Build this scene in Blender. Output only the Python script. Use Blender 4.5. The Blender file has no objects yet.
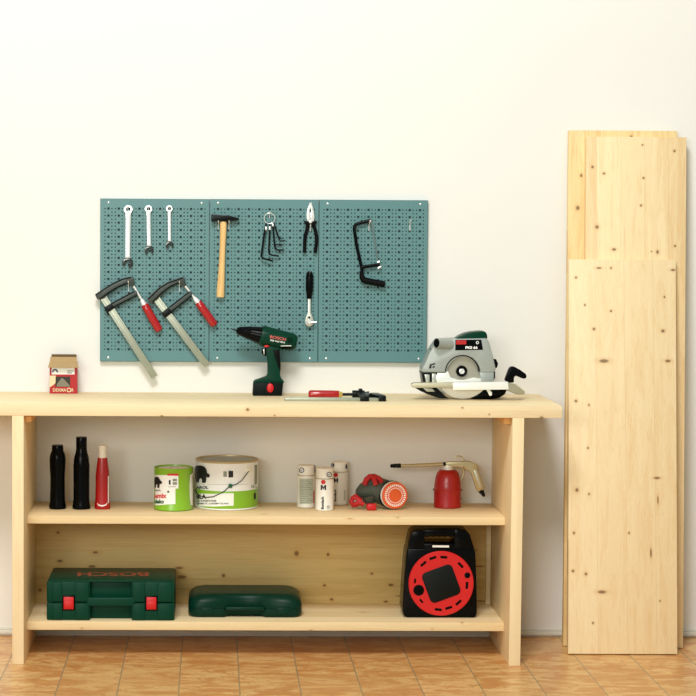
import bpy, bmesh, math, random
from mathutils import Vector, Matrix
random.seed(7)
SC = bpy.context.scene
COL = SC.collection
PI = math.pi

# ------------------------------------------------------------------ camera
FPX, CX, CY, PITCH, ROLL, YAW, DIST, EYE = 1991.2189, 243.4006, 341.4953, .0575, .006, -.0158, 7.3322, 1.519
_R = Vector((math.cos(YAW), math.sin(YAW), 0)); _F0 = Vector((-math.sin(YAW), math.cos(YAW), 0)); _Z = Vector((0, 0, 1))
FW = _F0 * math.cos(PITCH) - _Z * math.sin(PITCH)
_U = _F0 * math.sin(PITCH) + _Z * math.cos(PITCH)
RT = _R * math.cos(ROLL) + _U * math.sin(ROLL)
UP = _U * math.cos(ROLL) - _R * math.sin(ROLL)
CAM = Vector((0, -DIST, EYE))
cam_d = bpy.data.cameras.new('camera'); cam = bpy.data.objects.new('camera', cam_d); COL.objects.link(cam)
cam.matrix_world = Matrix(((RT.x, UP.x, -FW.x, CAM.x), (RT.y, UP.y, -FW.y, CAM.y), (RT.z, UP.z, -FW.z, CAM.z), (0, 0, 0, 1)))
cam_d.sensor_width = 36; cam_d.lens = FPX / 696 * 36
cam_d.shift_x = (348 - CX) / 696; cam_d.shift_y = -(348 - CY) / 696
SC.camera = cam

def ray(px, py): return FW + RT * ((px - CX) / FPX) - UP * ((py - CY) / FPX)
def on(px, py, ax, v):                      # point of the plane coordinate[ax] = v seen at a pixel of the photo
    d = ray(px, py); return CAM + d * ((v - CAM[ax]) / d[ax])
def at(px, py, Y): return on(px, py, 1, Y)

# ------------------------------------------------------------------ mesh builder
class MB:
    def __init__(s): s.bm = bmesh.new()
    def merge(s, b, mi=0):
        bmesh.ops.recalc_face_normals(b, faces=b.faces[:])
        for f in b.faces: f.material_index = mi
        me = bpy.data.meshes.new('tmp'); b.to_mesh(me); b.free(); s.bm.from_mesh(me); bpy.data.meshes.remove(me)
        return s
    def box(s, lo, hi, bev=0, mi=0, seg=2, mat=None):
        b = bmesh.new()
        lo, hi = Vector(lo), Vector(hi)
        vs = [b.verts.new((x, y, z)) for x in (lo.x, hi.x) for y in (lo.y, hi.y) for z in (lo.z, hi.z)]
        for q in ((0, 1, 3, 2), (4, 6, 7, 5), (0, 4, 5, 1), (2, 3, 7, 6), (0, 2, 6, 4), (1, 5, 7, 3)): b.faces.new([vs[i] for i in q])
        if bev: bmesh.ops.bevel(b, geom=b.edges[:], offset=bev, segments=seg, affect='EDGES', profile=.5)
        if mat: bmesh.ops.transform(b, matrix=mat, verts=b.verts[:])
        return s.merge(b, mi)
    def solid(s, front, back, bev=0, mi=0, seg=2):      # two matching outlines
        b = bmesh.new()
        A = [b.verts.new(p) for p in front]; B = [b.verts.new(p) for p in back]; n = len(A)
        b.faces.new(A); b.faces.new(B[::-1])
        for i in range(n): b.faces.new((A[i], B[i], B[(i + 1) % n], A[(i + 1) % n]))
        bmesh.ops.recalc_face_normals(b, faces=b.faces[:])
        if bev: bmesh.ops.bevel(b, geom=b.edges[:], offset=bev, segments=seg, affect='EDGES', profile=.5, clamp_overlap=True)
        return s.merge(b, mi)
    def prism(s, xz, y0, y1, bev=0, mi=0, seg=2):
        return s.solid([(x, y0, z) for x, z in xz], [(x, y1, z) for x, z in xz], bev, mi, seg)
    def ppx(s, pts, y0, y1, bev=0, mi=0, seg=2):        # outline as seen in the photo, at its own distance, with real thickness
        w = [at(px, py, (y0 + y1) / 2) for px, py in pts]
        return s.prism([(p.x, p.z) for p in w], y0, y1, bev, mi, seg)
    def tube(s, pts, r, seg=12, mi=0, flat=1.0, flat_dir=None, closed=False, caps=True):
        pts = [Vector(p) for p in pts]; n = len(pts)
        rs = r if isinstance(r, (list, tuple)) else [r] * n
        b = bmesh.new(); rings = []; prev = None
        for i, p in enumerate(pts):
            a = pts[(i - 1) % n] if (closed or i > 0) else p; c = pts[(i + 1) % n] if (closed or i < n - 1) else p
            t = (c - a)
            t = t.normalized() if t.length > 1e-9 else Vector((0, 0, 1))
            if prev is None:
                ref = Vector(flat_dir) if flat_dir else (Vector((0, 1, 0)) if abs(t.y) < .9 else Vector((1, 0, 0)))
                u = (ref - t * ref.dot(t)).normalized()
            else: u = (prev - t * prev.dot(t)).normalized()
            v = t.cross(u); prev = u
            rings.append([b.verts.new(p + (u * math.cos(2 * PI * k / seg) * flat + v * math.sin(2 * PI * k / seg)) * rs[i]) for k in range(seg)])
        m = n if closed else n - 1
        for i in range(m):
            A, B = rings[i], rings[(i + 1) % n]
            for k in range(seg): b.faces.new((A[k], A[(k + 1) % seg], B[(k + 1) % seg], B[k]))
        if not closed and caps: b.faces.new(rings[0][::-1]); b.faces.new(rings[-1])
        return s.merge(b, mi)
    def lathe(s, prof, org, seg=40, mi=0, axis=None, fy=1.0, caps=True):       # prof: (radius, height along axis)
        org = Vector(org); ax = Vector(axis).normalized() if axis else Vector((0, 0, 1))
        u = Vector((1, 0, 0)) if abs(ax.x) < .9 else Vector((0, 0, 1))
        u = (u - ax * u.dot(ax)).normalized(); v = ax.cross(u)
        b = bmesh.new(); rings = []
        for r, h in prof:
            rings.append([b.verts.new(org + ax * h + (u * math.cos(2 * PI * k / seg) + v * math.sin(2 * PI * k / seg) * fy) * max(r, 1e-5)) for k in range(seg)])
        for A, B in zip(rings, rings[1:]):
            for k in range(seg): b.faces.new((A[k], A[(k + 1) % seg], B[(k + 1) % seg], B[k]))
        if caps: b.faces.new(rings[0][::-1]); b.faces.new(rings[-1])
        return s.merge(b, mi)
    def ball(s, c, r, mi=0, scale=(1, 1, 1), seg=20):
        b = bmesh.new(); bmesh.ops.create_uvsphere(b, u_segments=seg, v_segments=seg // 2, radius=r)
        bmesh.ops.transform(b, matrix=Matrix.Translation(c) @ Matrix.Diagonal((*scale, 1)), verts=b.verts[:])
        return s.merge(b, mi)
    def ring(s, c, ro, ri, y0, y1, n=28, mi=0, a0=0, a1=2 * PI):               # flat annulus (or C) facing the viewer
        full = abs(a1 - a0 - 2 * PI) < 1e-6; b = bmesh.new(); V = []
        m = n if full else n + 1
        for k in range(m):
            a = a0 + (a1 - a0) * k / n; ca, sa = math.cos(a), math.sin(a)
            V.append([b.verts.new((c[0] + q * ca, y, c[1] + q * sa)) for q, y in ((ro, y0), (ri, y0), (ri, y1), (ro, y1))])
        for k in range(n):
            A, B = V[k], V[(k + 1) % m]
            for j in range(4): b.faces.new((A[j], B[j], B[(j + 1) % 4], A[(j + 1) % 4]))
        if not full: b.faces.new(V[0]); b.faces.new(V[-1][::-1])
        return s.merge(b, mi)
    def decal(s, pts, M, mi=0, cuts=0):                 # a print: outline in photo coordinates mapped by M onto a surface
        b = bmesh.new(); b.faces.new([b.verts.new((x, y, 0)) for x, y in pts])
        for f in b.faces: f.normal_update()
        bmesh.ops.triangulate(b, faces=b.faces[:])
        for _ in range(cuts): bmesh.ops.subdivide_edges(b, edges=b.edges[:], cuts=1, use_grid_fill=True)
        for v in b.verts: v.co = M(v.co.x, v.co.y)
        for f in b.faces:
            f.normal_update()
        for f in b.faces:
            if f.normal.dot(CAM - f.calc_center_median()) < 0: f.normal_flip()
            f.material_index = mi
        me = bpy.data.meshes.new('tmp'); b.to_mesh(me); b.free(); s.bm.from_mesh(me); bpy.data.meshes.remove(me); return s
    def text(s, body, box, M, mi=0, rot=0, bold=0.0, slope=0.0):
        cu = bpy.data.curves.new('t', 'FONT'); cu.body = body; cu.size = 1; cu.offset = bold; cu.resolution_u = 3
        ob = bpy.data.objects.new('t', cu); COL.objects.link(ob)
        me = bpy.data.meshes.new_from_object(ob.evaluated_get(bpy.context.evaluated_depsgraph_get()))
        bpy.data.objects.remove(ob); bpy.data.curves.remove(cu)
        b = bmesh.new(); b.from_mesh(me); bpy.data.meshes.remove(me)
        if not b.verts: b.free(); return s
        x0 = min(v.co.x for v in b.verts); x1 = max(v.co.x for v in b.verts); y0 = min(v.co.y for v in b.verts); y1 = max(v.co.y for v in b.verts)
        for v in b.verts:
            u = (v.co.x - x0) / (x1 - x0); w = (v.co.y - y0) / (y1 - y0)
            if rot == 90: u, w = 1 - w, u
            if rot == 180: u, w = 1 - u, 1 - w
            px = box[0] + u * (box[2] - box[0]); py = box[3] - w * (box[3] - box[1]) + slope * (px - box[0])
            v.co = M(px, py)
        for f in b.faces: f.normal_update()
        for f in b.faces:
            if f.normal.dot(CAM - f.calc_center_median()) < 0: f.normal_flip()
            f.material_index = mi
        me = bpy.data.meshes.new('tmp'); b.to_mesh(me); b.free(); s.bm.from_mesh(me); bpy.data.meshes.remove(me); return s
    def rot(s, m): bmesh.ops.transform(s.bm, matrix=m, verts=s.bm.verts[:]); return s

def origin_of(o):
    v = Vector((0, 0, 0))
    while o: v = v + o.location; o = o.parent
    return v
def obj(name, mb, mats, parent=None, label=None, smooth=35, org=None):
    bm = mb.bm
    base = origin_of(parent) if parent else Vector(org or (0, 0, 0))
    bmesh.ops.translate(bm, vec=-base, verts=bm.verts[:])
    for f in bm.faces: f.smooth = True
    th = math.radians(smooth)
    for e in bm.edges:
        if len(e.link_faces) != 2 or e.calc_face_angle(0) > th: e.smooth = False
    me = bpy.data.meshes.new(name); bm.to_mesh(me); bm.free()
    for m in (mats if isinstance(mats, (list, tuple)) else [mats]): me.materials.append(m)
    o = bpy.data.objects.new(name, me); COL.objects.link(o)
    if parent: o.parent = parent
    else: o.location = base
    if label: o['label'] = label
    return o
def tag(o, label, cat, group=None):
    o['label'] = label; o['category'] = cat
    if group: o['group'] = group
    return o
def thing(name, label, cat, loc, group=None):
    o = bpy.data.objects.new(name, None); COL.objects.link(o); o.location = loc; o.empty_display_size = .05
    return tag(o, label, cat, group)
def structure(name, mb, mat, **k):
    o = obj(name, mb, mat, **k); o['kind'] = 'structure'; return o

# ------------------------------------------------------------------ materials
def lin(c):
    return tuple(((v / 255) / 12.92 if v / 255 <= .04045 else ((v / 255 + .055) / 1.055) ** 2.4) for v in c) + (1,)
def base(name):
    m = bpy.data.materials.new(name); m.use_nodes = True; nt = m.node_tree; b = nt.nodes['Principled BSDF']; return m, nt, b
class N:                                    # tiny node helper
    def __init__(s, nt): s.nt = nt
    def __call__(s, typ, ins=None, **props):
        n = s.nt.nodes.new(typ)
        for k, v in props.items(): setattr(n, k, v)
        for k, v in (ins or {}).items():
            if hasattr(v, 'is_output') or isinstance(v, bpy.types.NodeSocket): s.nt.links.new(v, n.inputs[k])
            else: n.inputs[k].default_value = v
        return n
    def math(s, op, a, b=0.0, clamp=False):
        n = s('ShaderNodeMath', {0: a, 1: b}, operation=op); n.use_clamp = clamp; return n.outputs[0]
    def mix(s, f, a, b, mode='MIX'):
        n = s('ShaderNodeMix', data_type='RGBA', blend_type=mode)
        for i, v in ((0, f), (6, a), (7, b)):
            if isinstance(v, bpy.types.NodeSocket): s.nt.links.new(v, n.inputs[i])
            else: n.inputs[i].default_value = v
        return n.outputs[2]
    def ramp(s, f, lo, hi):
        return s('ShaderNodeMapRange', {0: f, 1: lo, 2: hi, 3: 0.0, 4: 1.0}, interpolation_type='SMOOTHSTEP').outputs[0]
def plain(name, rgb, rough=.5, metal=0, var=.06, scale=60, bump=0, coat=0, spec=.5):
    m, nt, b = base(name); n = N(nt); tc = n('ShaderNodeTexCoord')
    no = n('ShaderNodeTexNoise', {'Vector': tc.outputs['Object'], 'Scale': scale, 'Detail': 3.0})
    c = lin(rgb); lo = tuple(x * (1 - var) for x in c[:3]) + (1,); hi = tuple(min(1, x * (1 + var)) for x in c[:3]) + (1,)
    nt.links.new(n.mix(no.outputs['Fac'], lo, hi), b.inputs['Base Color'])
    b.inputs['Roughness'].default_value = rough; b.inputs['Metallic'].default_value = metal
    b.inputs['Specular IOR Level'].default_value = spec
    if coat: b.inputs['Coat Weight'].default_value = coat; b.inputs['Coat Roughness'].default_value = .1
    if bump:
        bn = n('ShaderNodeBump', {'Height': no.outputs['Fac'], 'Strength': bump, 'Distance': .002}); nt.links.new(bn.outputs[0], b.inputs['Normal'])
    return m
def wood(name, along, across, strip=.07, light=(238, 215, 168), dark=(216, 180, 124), seed=0.0, knots=(), knot_density=.35, sv=.5, rough=.55, stripes=1.0):
    """spruce: glued strips, fine grain, rings, knots. knots: (u, v, ru, rv) in object space"""
    m, nt, b = base(name); n = N(nt); tc = n('ShaderNodeTexCoord')
    sp = n('ShaderNodeSeparateXYZ', {0: tc.outputs['Object']})
    ax = 'XYZ'; third = ({0, 1, 2} - {ax.index(along), ax.index(across)}).pop()
    u = sp.outputs[ax.index(along)]; v = sp.outputs[ax.index(across)]; w = sp.outputs[third]
    wob = n('ShaderNodeTexNoise', {'Vector': n('ShaderNodeCombineXYZ', {0: n.math('MULTIPLY', u, 1.3), 1: seed, 2: 0.0}).outputs[0], 'Scale': 1.0})
    vv = n.math('ADD', v, seed * .37 + .011)
    sid = n.math('FLOOR', n.math('DIVIDE', vv, strip))
    rnd = n('ShaderNodeTexWhiteNoise', {'W': n.math('ADD', sid, seed * 13.7)}, noise_dimensions='1D').outputs['Value']
    uo = n.math('ADD', u, n.math('MULTIPLY', rnd, 17.0))
    vec = n('ShaderNodeCombineXYZ', {0: n.math('MULTIPLY', uo, 1.6), 1: n.math('MULTIPLY', vv, 34.0), 2: n.math('MULTIPLY', w, 34.0)}).outputs[0]
    g1 = n('ShaderNodeTexNoise', {'Vector': vec, 'Scale': 1.0, 'Detail': 4.0, 'Roughness': .55, 'Distortion': .5}).outputs['Fac']
    vec2 = n('ShaderNodeCombineXYZ', {0: n.math('MULTIPLY', uo, 6.0), 1: n.math('MULTIPLY', vv, 230.0), 2: n.math('MULTIPLY', w, 230.0)}).outputs[0]
    g2 = n('ShaderNodeTexNoise', {'Vector': vec2, 'Scale': 1.0, 'Detail': 2.0}).outputs['Fac']
    rings = n.math('SINE', n.math('MULTIPLY', g1, 46.0))
    f = n.math('ADD', n.math('MULTIPLY', n.ramp(g1, .35, .75), .40 * stripes), n.math('MULTIPLY', n.ramp(rings, .3, 1.0), .16 * stripes))
    f = n.math('ADD', f, n.math('MULTIPLY', n.ramp(g2, .45, .8), .22 * stripes))
    f = n.math('ADD', f, n.math('MULTIPLY', n.math('SUBTRACT', rnd, .5), sv))
    f = n.math('ADD', f, .10, True)
    col = n.mix(f, lin(light), lin(dark))
    # random small knots
    kv = n('ShaderNodeCombineXYZ', {0: n.math('MULTIPLY', n.math('ADD', u, seed), 5.5), 1: n.math('MULTIPLY', vv, 11.0), 2: n.math('ADD', n.math('MULTIPLY', w, 11.0), seed)}).outputs[0]
    vo = n('ShaderNodeTexVoronoi', {'Vector': kv, 'Scale': 1.0, 'Randomness': 1.0}, voronoi_dimensions='3D')
    gate = n('ShaderNodeSeparateColor', {0: vo.outputs['Color']})
    on_ = n.math('LESS_THAN', gate.outputs[0], knot_density)
    rad = n.math('ADD', n.math('MULTIPLY', gate.outputs[1], .06), .03)
    kk = n.math('MULTIPLY', n.ramp(n.math('DIVIDE', vo.outputs['Distance'], rad), 1.0, .45), on_)
    halo = n.math('MULTIPLY', n.ramp(n.math('DIVIDE', vo.outputs['Distance'], rad), 3.2, .8), on_)
    for (ku, kvv, ru, rv, *fl) in knots:      # a fifth entry: the knot lies on the front edge (across = thickness)
        du = n.math('DIVIDE', n.math('SUBTRACT', u, ku), ru); dv = n.math('DIVIDE', n.math('SUBTRACT', w if fl else v, kvv), rv)
        q2 = n.math('ADD', n.math('MULTIPLY', du, du), n.math('MULTIPLY', dv, dv))
        if fl: de = n.math('DIVIDE', n.math('SUBTRACT', v, fl[0]), .007); q2 = n.math('ADD', q2, n.math('MULTIPLY', de, de))
        d = n.math('SQRT', q2)
        kk = n.math('MAXIMUM', kk, n.ramp(d, 1.1, .5)); halo = n.math('MAXIMUM', halo, n.math('MULTIPLY', n.ramp(d, 2.6, .7), .8))
    col = n.mix(n.math('MULTIPLY', halo, .35), col, lin((206, 146, 78)))
    col = n.mix(n.math('MULTIPLY', kk, .75), col, lin((96, 62, 30)))
    # glue line
    fr = n.math('FRACT', n.math('DIVIDE', vv, strip))
    gl = n.math('LESS_THAN', n.math('MULTIPLY', n.math('MINIMUM', fr, n.math('SUBTRACT', 1.0, fr)), strip), .0007)
    col = n.mix(n.math('MULTIPLY', gl, .35), col, lin((196, 150, 92)))
    nt.links.new(col, b.inputs['Base Color']); b.inputs['Roughness'].default_value = rough; b.inputs['Specular IOR Level'].default_value = .3
    bn = n('ShaderNodeBump', {'Height': g2, 'Strength': .08, 'Distance': .001}); nt.links.new(bn.outputs[0], b.inputs['Normal'])
    return m

TEAL = plain('teal_painted_steel', (90, 134, 135), .42, 0, .03, 8)
CHROME = plain('chrome', (246, 247, 244), .25, .45, .02)
STEEL = plain('brushed_steel', (206, 208, 196), .36, .6, .1, 90)
GALV = plain('galvanised_rail', (164, 168, 150), .36, .4, .1, 40)
DKSTEEL = plain('dark_steel', (14, 18, 18), .35, .4, .1, spec=.3)
IRON = plain('dark_cast_iron', (66, 74, 70), .45, .3, .2, 120, .1)
BLACK = plain('black_plastic', (5, 7, 8), .2, 0, .1, spec=.1)
RUBBER = plain('black_rubber', (6, 8, 8), .5, 0, .1, spec=.1)
GREEN = plain('dark_green_plastic', (4, 54, 37), .32, 0, .06, spec=.13)
GREEN2 = plain('case_green_plastic', (5, 60, 42), .4, 0, .08, 200, .08, spec=.13)
GREEN3 = plain('small_case_green', (5, 47, 34), .36, 0, .08, 200, .08, spec=.13)
RED = plain('bright_red_plastic', (206, 20, 24), .4, 0, .05)
REDH = plain('red_lacquered_handle', (174, 10, 16), .22, 0, .05, 30, 0, .5)
REDP = plain('red_enamel', (172, 14, 18), .35, 0, .05, 30, 0, .2)
WHITE = plain('white_print', (250, 250, 246), .5, 0, .02)
CREAM = plain('cream_plastic', (242, 238, 224), .4, 0, .03)
YELLOW = plain('yellow_brass', (224, 190, 110), .35, .5, .05)
LIME = plain('lime_green_paint', (136, 190, 40), .35, 0, .04, 20, 0, .2)
LIDGREY = plain('pale_grey_lid', (236, 240, 238), .4, 0, .04)
CANWHITE = plain('can_white', (244, 246, 246), .35, 0, .02)
INK = plain('black_ink', (18, 18, 20), .5)
INKRED = plain('red_ink', (214, 44, 34), .5)
INKGREEN = plain('dark_green_ink', (16, 92, 56), .5)
INKGREY = plain('grey_ink', (140, 146, 132), .5)
INKPALE = plain('pale_grey_green_ink', (196, 200, 184), .5)
INKBLUE = plain('dark_blue_ink', (44, 58, 92), .5)
SPRAY = plain('spray_can_white', (247, 244, 234), .38, 0, .02)
CARD = plain('brown_cardboard', (176, 146, 100), .8, 0, .05, 80)
CARDIN = plain('dark_cardboard', (108, 84, 50), .85, 0, .08, 80)
BOXRED = plain('red_carton_print', (178, 14, 18), .45, 0, .03)
BOXTAN = plain('cream_carton_print', (230, 212, 168), .5, 0, .03)
OLIVE = plain('olive_picture_print', (42, 36, 16), .5, 0, .3, 300)
SCREWGREY = plain('grey_screw_print', (128, 122, 102), .5, 0, .3, 700)
SAWGREY = plain('silver_grey_housing', (168, 174, 168), .4, .25, .03)
SAWWHITE = plain('polished_guard', (242, 242, 236), .3, .1, .03)
PLATE = plain('zinc_base_plate', (196, 190, 164), .4, .45, .05)
BLADE = plain('saw_blade_steel', (196, 190, 172), .35, .7, .08, 30)
GUN = plain('nickel_gun_metal', (196, 184, 146), .3, .6, .06)
ORANGE = plain('orange_filter', (232, 96, 40), .5, 0, .04)
ORANGE2 = plain('orange_filter_hub', (240, 118, 48), .5, 0, .04)
MASKGREY = plain('olive_grey_rubber', (76, 84, 72), .6, 0, .12, 60, .1)
STRAPRED = plain('red_strap', (196, 34, 40), .6, 0, .12, 90)
HANDLEWOOD = wood('hammer_handle_ash', 'Z', 'X', .2, (246, 212, 150), (206, 150, 76), 3.1, (), 0, .2)

# wall
m, nt, b = base('white_plaster'); n = N(nt); tc = n('ShaderNodeTexCoord')
no = n('ShaderNodeTexNoise', {'Vector': tc.outputs['Object'], 'Scale': 1.5, 'Detail': 4.0})
nf = n('ShaderNodeTexNoise', {'Vector': tc.outputs['Object'], 'Scale': 160.0, 'Detail': 3.0})
nt.links.new(n.mix(no.outputs['Fac'], lin((235, 233, 227)), lin((239, 238, 233))), b.inputs['Base Color'])
b.inputs['Roughness'].default_value = .8; b.inputs['Specular IOR Level'].default_value = .2
bn = n('ShaderNodeBump', {'Height': nf.outputs['Fac'], 'Strength': .08, 'Distance': .002}); nt.links.new(bn.outputs[0], b.inputs['Normal'])
PLASTER = m
SKIRT = plain('white_skirting', (222, 220, 208), .45)

# floor tiles 20 cm
m, nt, b = base('terracotta_tiles'); n = N(nt); tc = n('ShaderNodeTexCoord'); sp = n('ShaderNodeSeparateXYZ', {0: tc.outputs['Object']})
tx = n.math('DIVIDE', n.math('SUBTRACT', sp.outputs[0], .0969), .2); ty = n.math('DIVIDE', n.math('ADD', sp.outputs[1], .489), .2)
ix, iy = n.math('FLOOR', tx), n.math('FLOOR', ty); fx, fy = n.math('FRACT', tx), n.math('FRACT', ty)
cell = n('ShaderNodeTexWhiteNoise', {'Vector': n('ShaderNodeCombineXYZ', {0: ix, 1: iy, 2: 0.0}).outputs[0]}, noise_dimensions='3D')
off = n('ShaderNodeVectorMath', {0: cell.outputs['Color'], 1: (30, 30, 30)}, operation='MULTIPLY').outputs[0]
vec = n('ShaderNodeVectorMath', {0: tc.outputs['Object'], 1: off}, operation='ADD').outputs[0]
vs = n('ShaderNodeVectorMath', {0: vec, 1: (6.0, 13.0, 1.0)}, operation='MULTIPLY').outputs[0]
v1 = n('ShaderNodeTexNoise', {'Vector': vs, 'Scale': 1.0, 'Detail': 6.0, 'Roughness': .6, 'Distortion': 1.2}).outputs['Fac']
v2 = n('ShaderNodeTexNoise', {'Vector': vs, 'Scale': 3.2, 'Detail': 5.0, 'Roughness': .7, 'Distortion': 2.0}).outputs['Fac']
col = n.mix(n.ramp(v1, .40, .60), lin((204, 142, 80)), lin((230, 188, 124)))
col = n.mix(n.math('MULTIPLY', n.ramp(v2, .53, .66), .75), col, lin((176, 102, 52)))
col = n.mix(n.math('MULTIPLY', cell.outputs['Value'], .35), col, lin((202, 150, 92)))
ex = n.math('MINIMUM', fx, n.math('SUBTRACT', 1.0, fx)); ey = n.math('MINIMUM', fy, n.math('SUBTRACT', 1.0, fy))
gx = n.math('LESS_THAN', ex, .011); gy = n.math('LESS_THAN', ey, .009)
col = n.mix(n.math('MULTIPLY', gy, .35), col, lin((176, 136, 92)))
col = n.mix(n.math('MULTIPLY', gx, .85), col, lin((146, 132, 104)))
nt.links.new(col, b.inputs['Base Color']); b.inputs['Roughness'].default_value = .32
g = n.math('MAXIMUM', gx, gy)
hh = n.math('SUBTRACT', n.math('MULTIPLY', v1, .25), g)
bn = n('ShaderNodeBump', {'Height': hh, 'Strength': .25, 'Distance': .002}); nt.links.new(bn.outputs[0], b.inputs['Normal'])
TILES = m

# ------------------------------------------------------------------ setting
structure('floor', MB().box((-4.5, -3.2, -.08), (4.5, .0, 0)), TILES)
structure('wall_back', MB().box((-4.5, 0, -.08), (4.5, .12, 3.6)), PLASTER)
sk = MB(); sk.box((-4.5, -.012, .006), (4.5, -.0002, .022), .003); sk.box((-4.5, -.007, .022), (4.5, -.0002, .030), .002)
structure('baseboard_back', sk, SKIRT)

# ------------------------------------------------------------------ workbench
ZT, TH = .9077, .042
LX, RX = -.6864, 1.0779
bench = thing('workbench', 'long pale spruce workbench with two shelves standing against the white wall', 'workbench', (.2, -.25, 0))
def kn(root, pts, Y, ua='x', va='z'):
    out = []
    for px, py, rx, rz in pts:
        p = at(px, py, Y) - root; d = {'x': (p.x, rx), 'z': (p.z, rz)}
        out.append((d[ua][0], d[va][0], d[ua][1], d[va][1]))
    return out
br = Vector(bench.location)
def edge_knots(pts, Y): return [(at(px, py, Y).x - br.x, at(px, py, Y).z - br.z, a, c, Y - br.y) for px, py, a, c in pts]
W_TOP = wood('spruce_worktop', 'X', 'Y', .09, (246, 226, 184), (228, 199, 150), 1.3, edge_knots([(247.6, 409.6, .0065, .006), (274.6, 415.4, .003, .003), (462.4, 407.8, .004, .003), (489.2, 414.4, .003, .003), (541.6, 417.6, .007, .005), (161.8, 416, .006, .003)], -.498), .0, .4)
W_SHELF = wood('spruce_shelf', 'X', 'Y', .08, (243, 222, 178), (224, 193, 140), 2.2, edge_knots([(398, 517.4, .007, .004), (311, 630, .007, .004), (82, 628.4, .006, .004), (462, 622.6, .005, .004), (432, 628.6, .004, .003), (350, 519, .012, .003)], -.367), .06, .4)
W_LEG = wood('spruce_side_panel', 'Z', 'Y', .1, (246, 225, 182), (232, 201, 150), 4.7, (), .22, .35)
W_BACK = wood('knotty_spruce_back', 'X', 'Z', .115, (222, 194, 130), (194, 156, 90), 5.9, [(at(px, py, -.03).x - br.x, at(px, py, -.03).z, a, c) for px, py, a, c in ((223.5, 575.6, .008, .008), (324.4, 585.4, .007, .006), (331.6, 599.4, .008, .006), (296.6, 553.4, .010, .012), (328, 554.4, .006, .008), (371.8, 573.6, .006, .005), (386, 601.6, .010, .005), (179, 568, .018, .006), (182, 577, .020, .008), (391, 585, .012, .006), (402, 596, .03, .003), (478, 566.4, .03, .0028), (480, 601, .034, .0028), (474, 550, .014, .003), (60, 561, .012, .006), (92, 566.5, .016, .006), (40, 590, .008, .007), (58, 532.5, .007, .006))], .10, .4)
W_BATTEN = wood('spruce_batten', 'Y', 'X', .1, (232, 180, 110), (206, 140, 76), 6.1, (), 0, .2)
obj('worktop', MB().box((-1.02, -.498, ZT - TH), (1.2111, -.004, ZT), .002), W_TOP, bench)
T = .04; zt = ZT - TH
obj('side_panel', MB().box((LX, -.498, 0), (LX + T, -.004, zt), .0015), W_LEG, bench)
lean = -.0005
s_ = MB(); s_.solid([(RX - T, -.498, 0), (RX, -.498, 0), (RX + .002, -.498, zt), (RX - T + .002, -.498, zt)],
                    [(RX - T, -.004, 0), (RX, -.004, 0), (RX + .002, -.004, zt), (RX - T + .002, -.004, zt)], .0015)
obj('side_panel', s_, W_LEG, bench)
obj('shelf', MB().box((LX + T, -.362, .501 - .029), (RX - T + .0005, -.006, .501), .0015), W_SHELF, bench)
obj('shelf', MB().box((LX + T, -.372, .127 - .031), (RX - T, -.006, .127), .0015), W_SHELF, bench)
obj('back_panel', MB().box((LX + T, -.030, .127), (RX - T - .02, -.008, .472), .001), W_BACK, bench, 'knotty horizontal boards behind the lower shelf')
for x0, x1 in ((LX + T, LX + T + .024), (RX - T - .024, RX - T)):
    obj('batten', MB().box((x0, -.47, zt - .024), (x1, -.012, zt), .001), W_BATTEN, bench, 'orange end grain batten under the worktop')
obj('batten', MB().box((RX - T - .019, -.034, .127), (RX - T - .001, -.008, .472), .001), W_SHELF, bench)

# ------------------------------------------------------------------ spruce boards leaning at the right
def board(name, label, lo, hi, width_b, width_t, th, mat):
    """lo/hi: bottom-left and top-left points of the front face"""
    lo, hi = Vector(lo), Vector(hi)
    e = Vector((1, 0, 0)); up = (hi - lo); nrm = e.cross(up).normalized()
    if nrm.y > 0: nrm = -nrm
    fr = [lo, lo + e * width_b, hi + e * width_t, hi]
    bk = [p - nrm * th for p in fr]
    dz = min(p.z for p in fr + bk)
    fr = [p - Vector((0, 0, dz)) for p in fr]; bk = [p - Vector((0, 0, dz)) for p in bk]
    r = thing(name, label, 'board', (lo.x + width_b / 2, lo.y, 0), 'spruce boards leaning on the wall')
    bm_ = MB().solid(fr, bk, .0012)
    rootv = Vector(r.location)
    bpy.data.objects.remove(r)
    o = obj(name, bm_, mat, org=rootv); return tag(o, label, 'board', 'spruce boards leaning on the wall')
def bknots(rx, ry, lo, hi, pts):
    """knots given in photo coordinates, laid on a board's leaning face"""
    out = []
    for px, py, a, c in pts:
        z = 1.0
        for _ in range(4):
            Y = lo[1] + (hi[1] - lo[1]) * z / hi[2]; p = at(px, py, Y); z = p.z
        out.append((p.z, p.x - rx, c, a))
    return out
A_lo, A_hi = (1.2775, -.316, 0), (1.293, -.128, 1.405)
K = bknots(A_lo[0] + .196, 0, A_lo, A_hi, [(599, 268, .011, .004), (611, 268, .004, .005), (673, 270, .010, .005), (576, 277.5, .005, .005), (664.5, 297, .004, .005), (611, 311, .005, .005),
    (585, 305, .004, .005), (604, 361, .020, .008), (668, 361, .012, .006), (594, 329, .006, .006), (663, 331, .008, .007), (576, 401, .006, .006), (589, 405, .004, .005), (577, 490, .007, .008),
    (657, 478, .014, .005), (589, 494, .004, .005), (574, 533, .005, .006), (629, 533, .004, .005), (651, 553, .004, .020), (573, 571, .006, .006), (586, 574, .006, .006), (593, 623, .004, .005), (588, 448, .004, .005),
    (602, 592, .018, .007), (660, 601, .003, .004), (658, 500, .003, .018)])
W_A = wood('spruce_front_board', 'Z', 'X', .105, (246, 225, 182), (232, 199, 146), 7.3, K, .05, .28, .55, 1.1)
B_lo, B_hi = (1.352, -.202, 0), (1.3605, -.066, 1.853)
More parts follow.
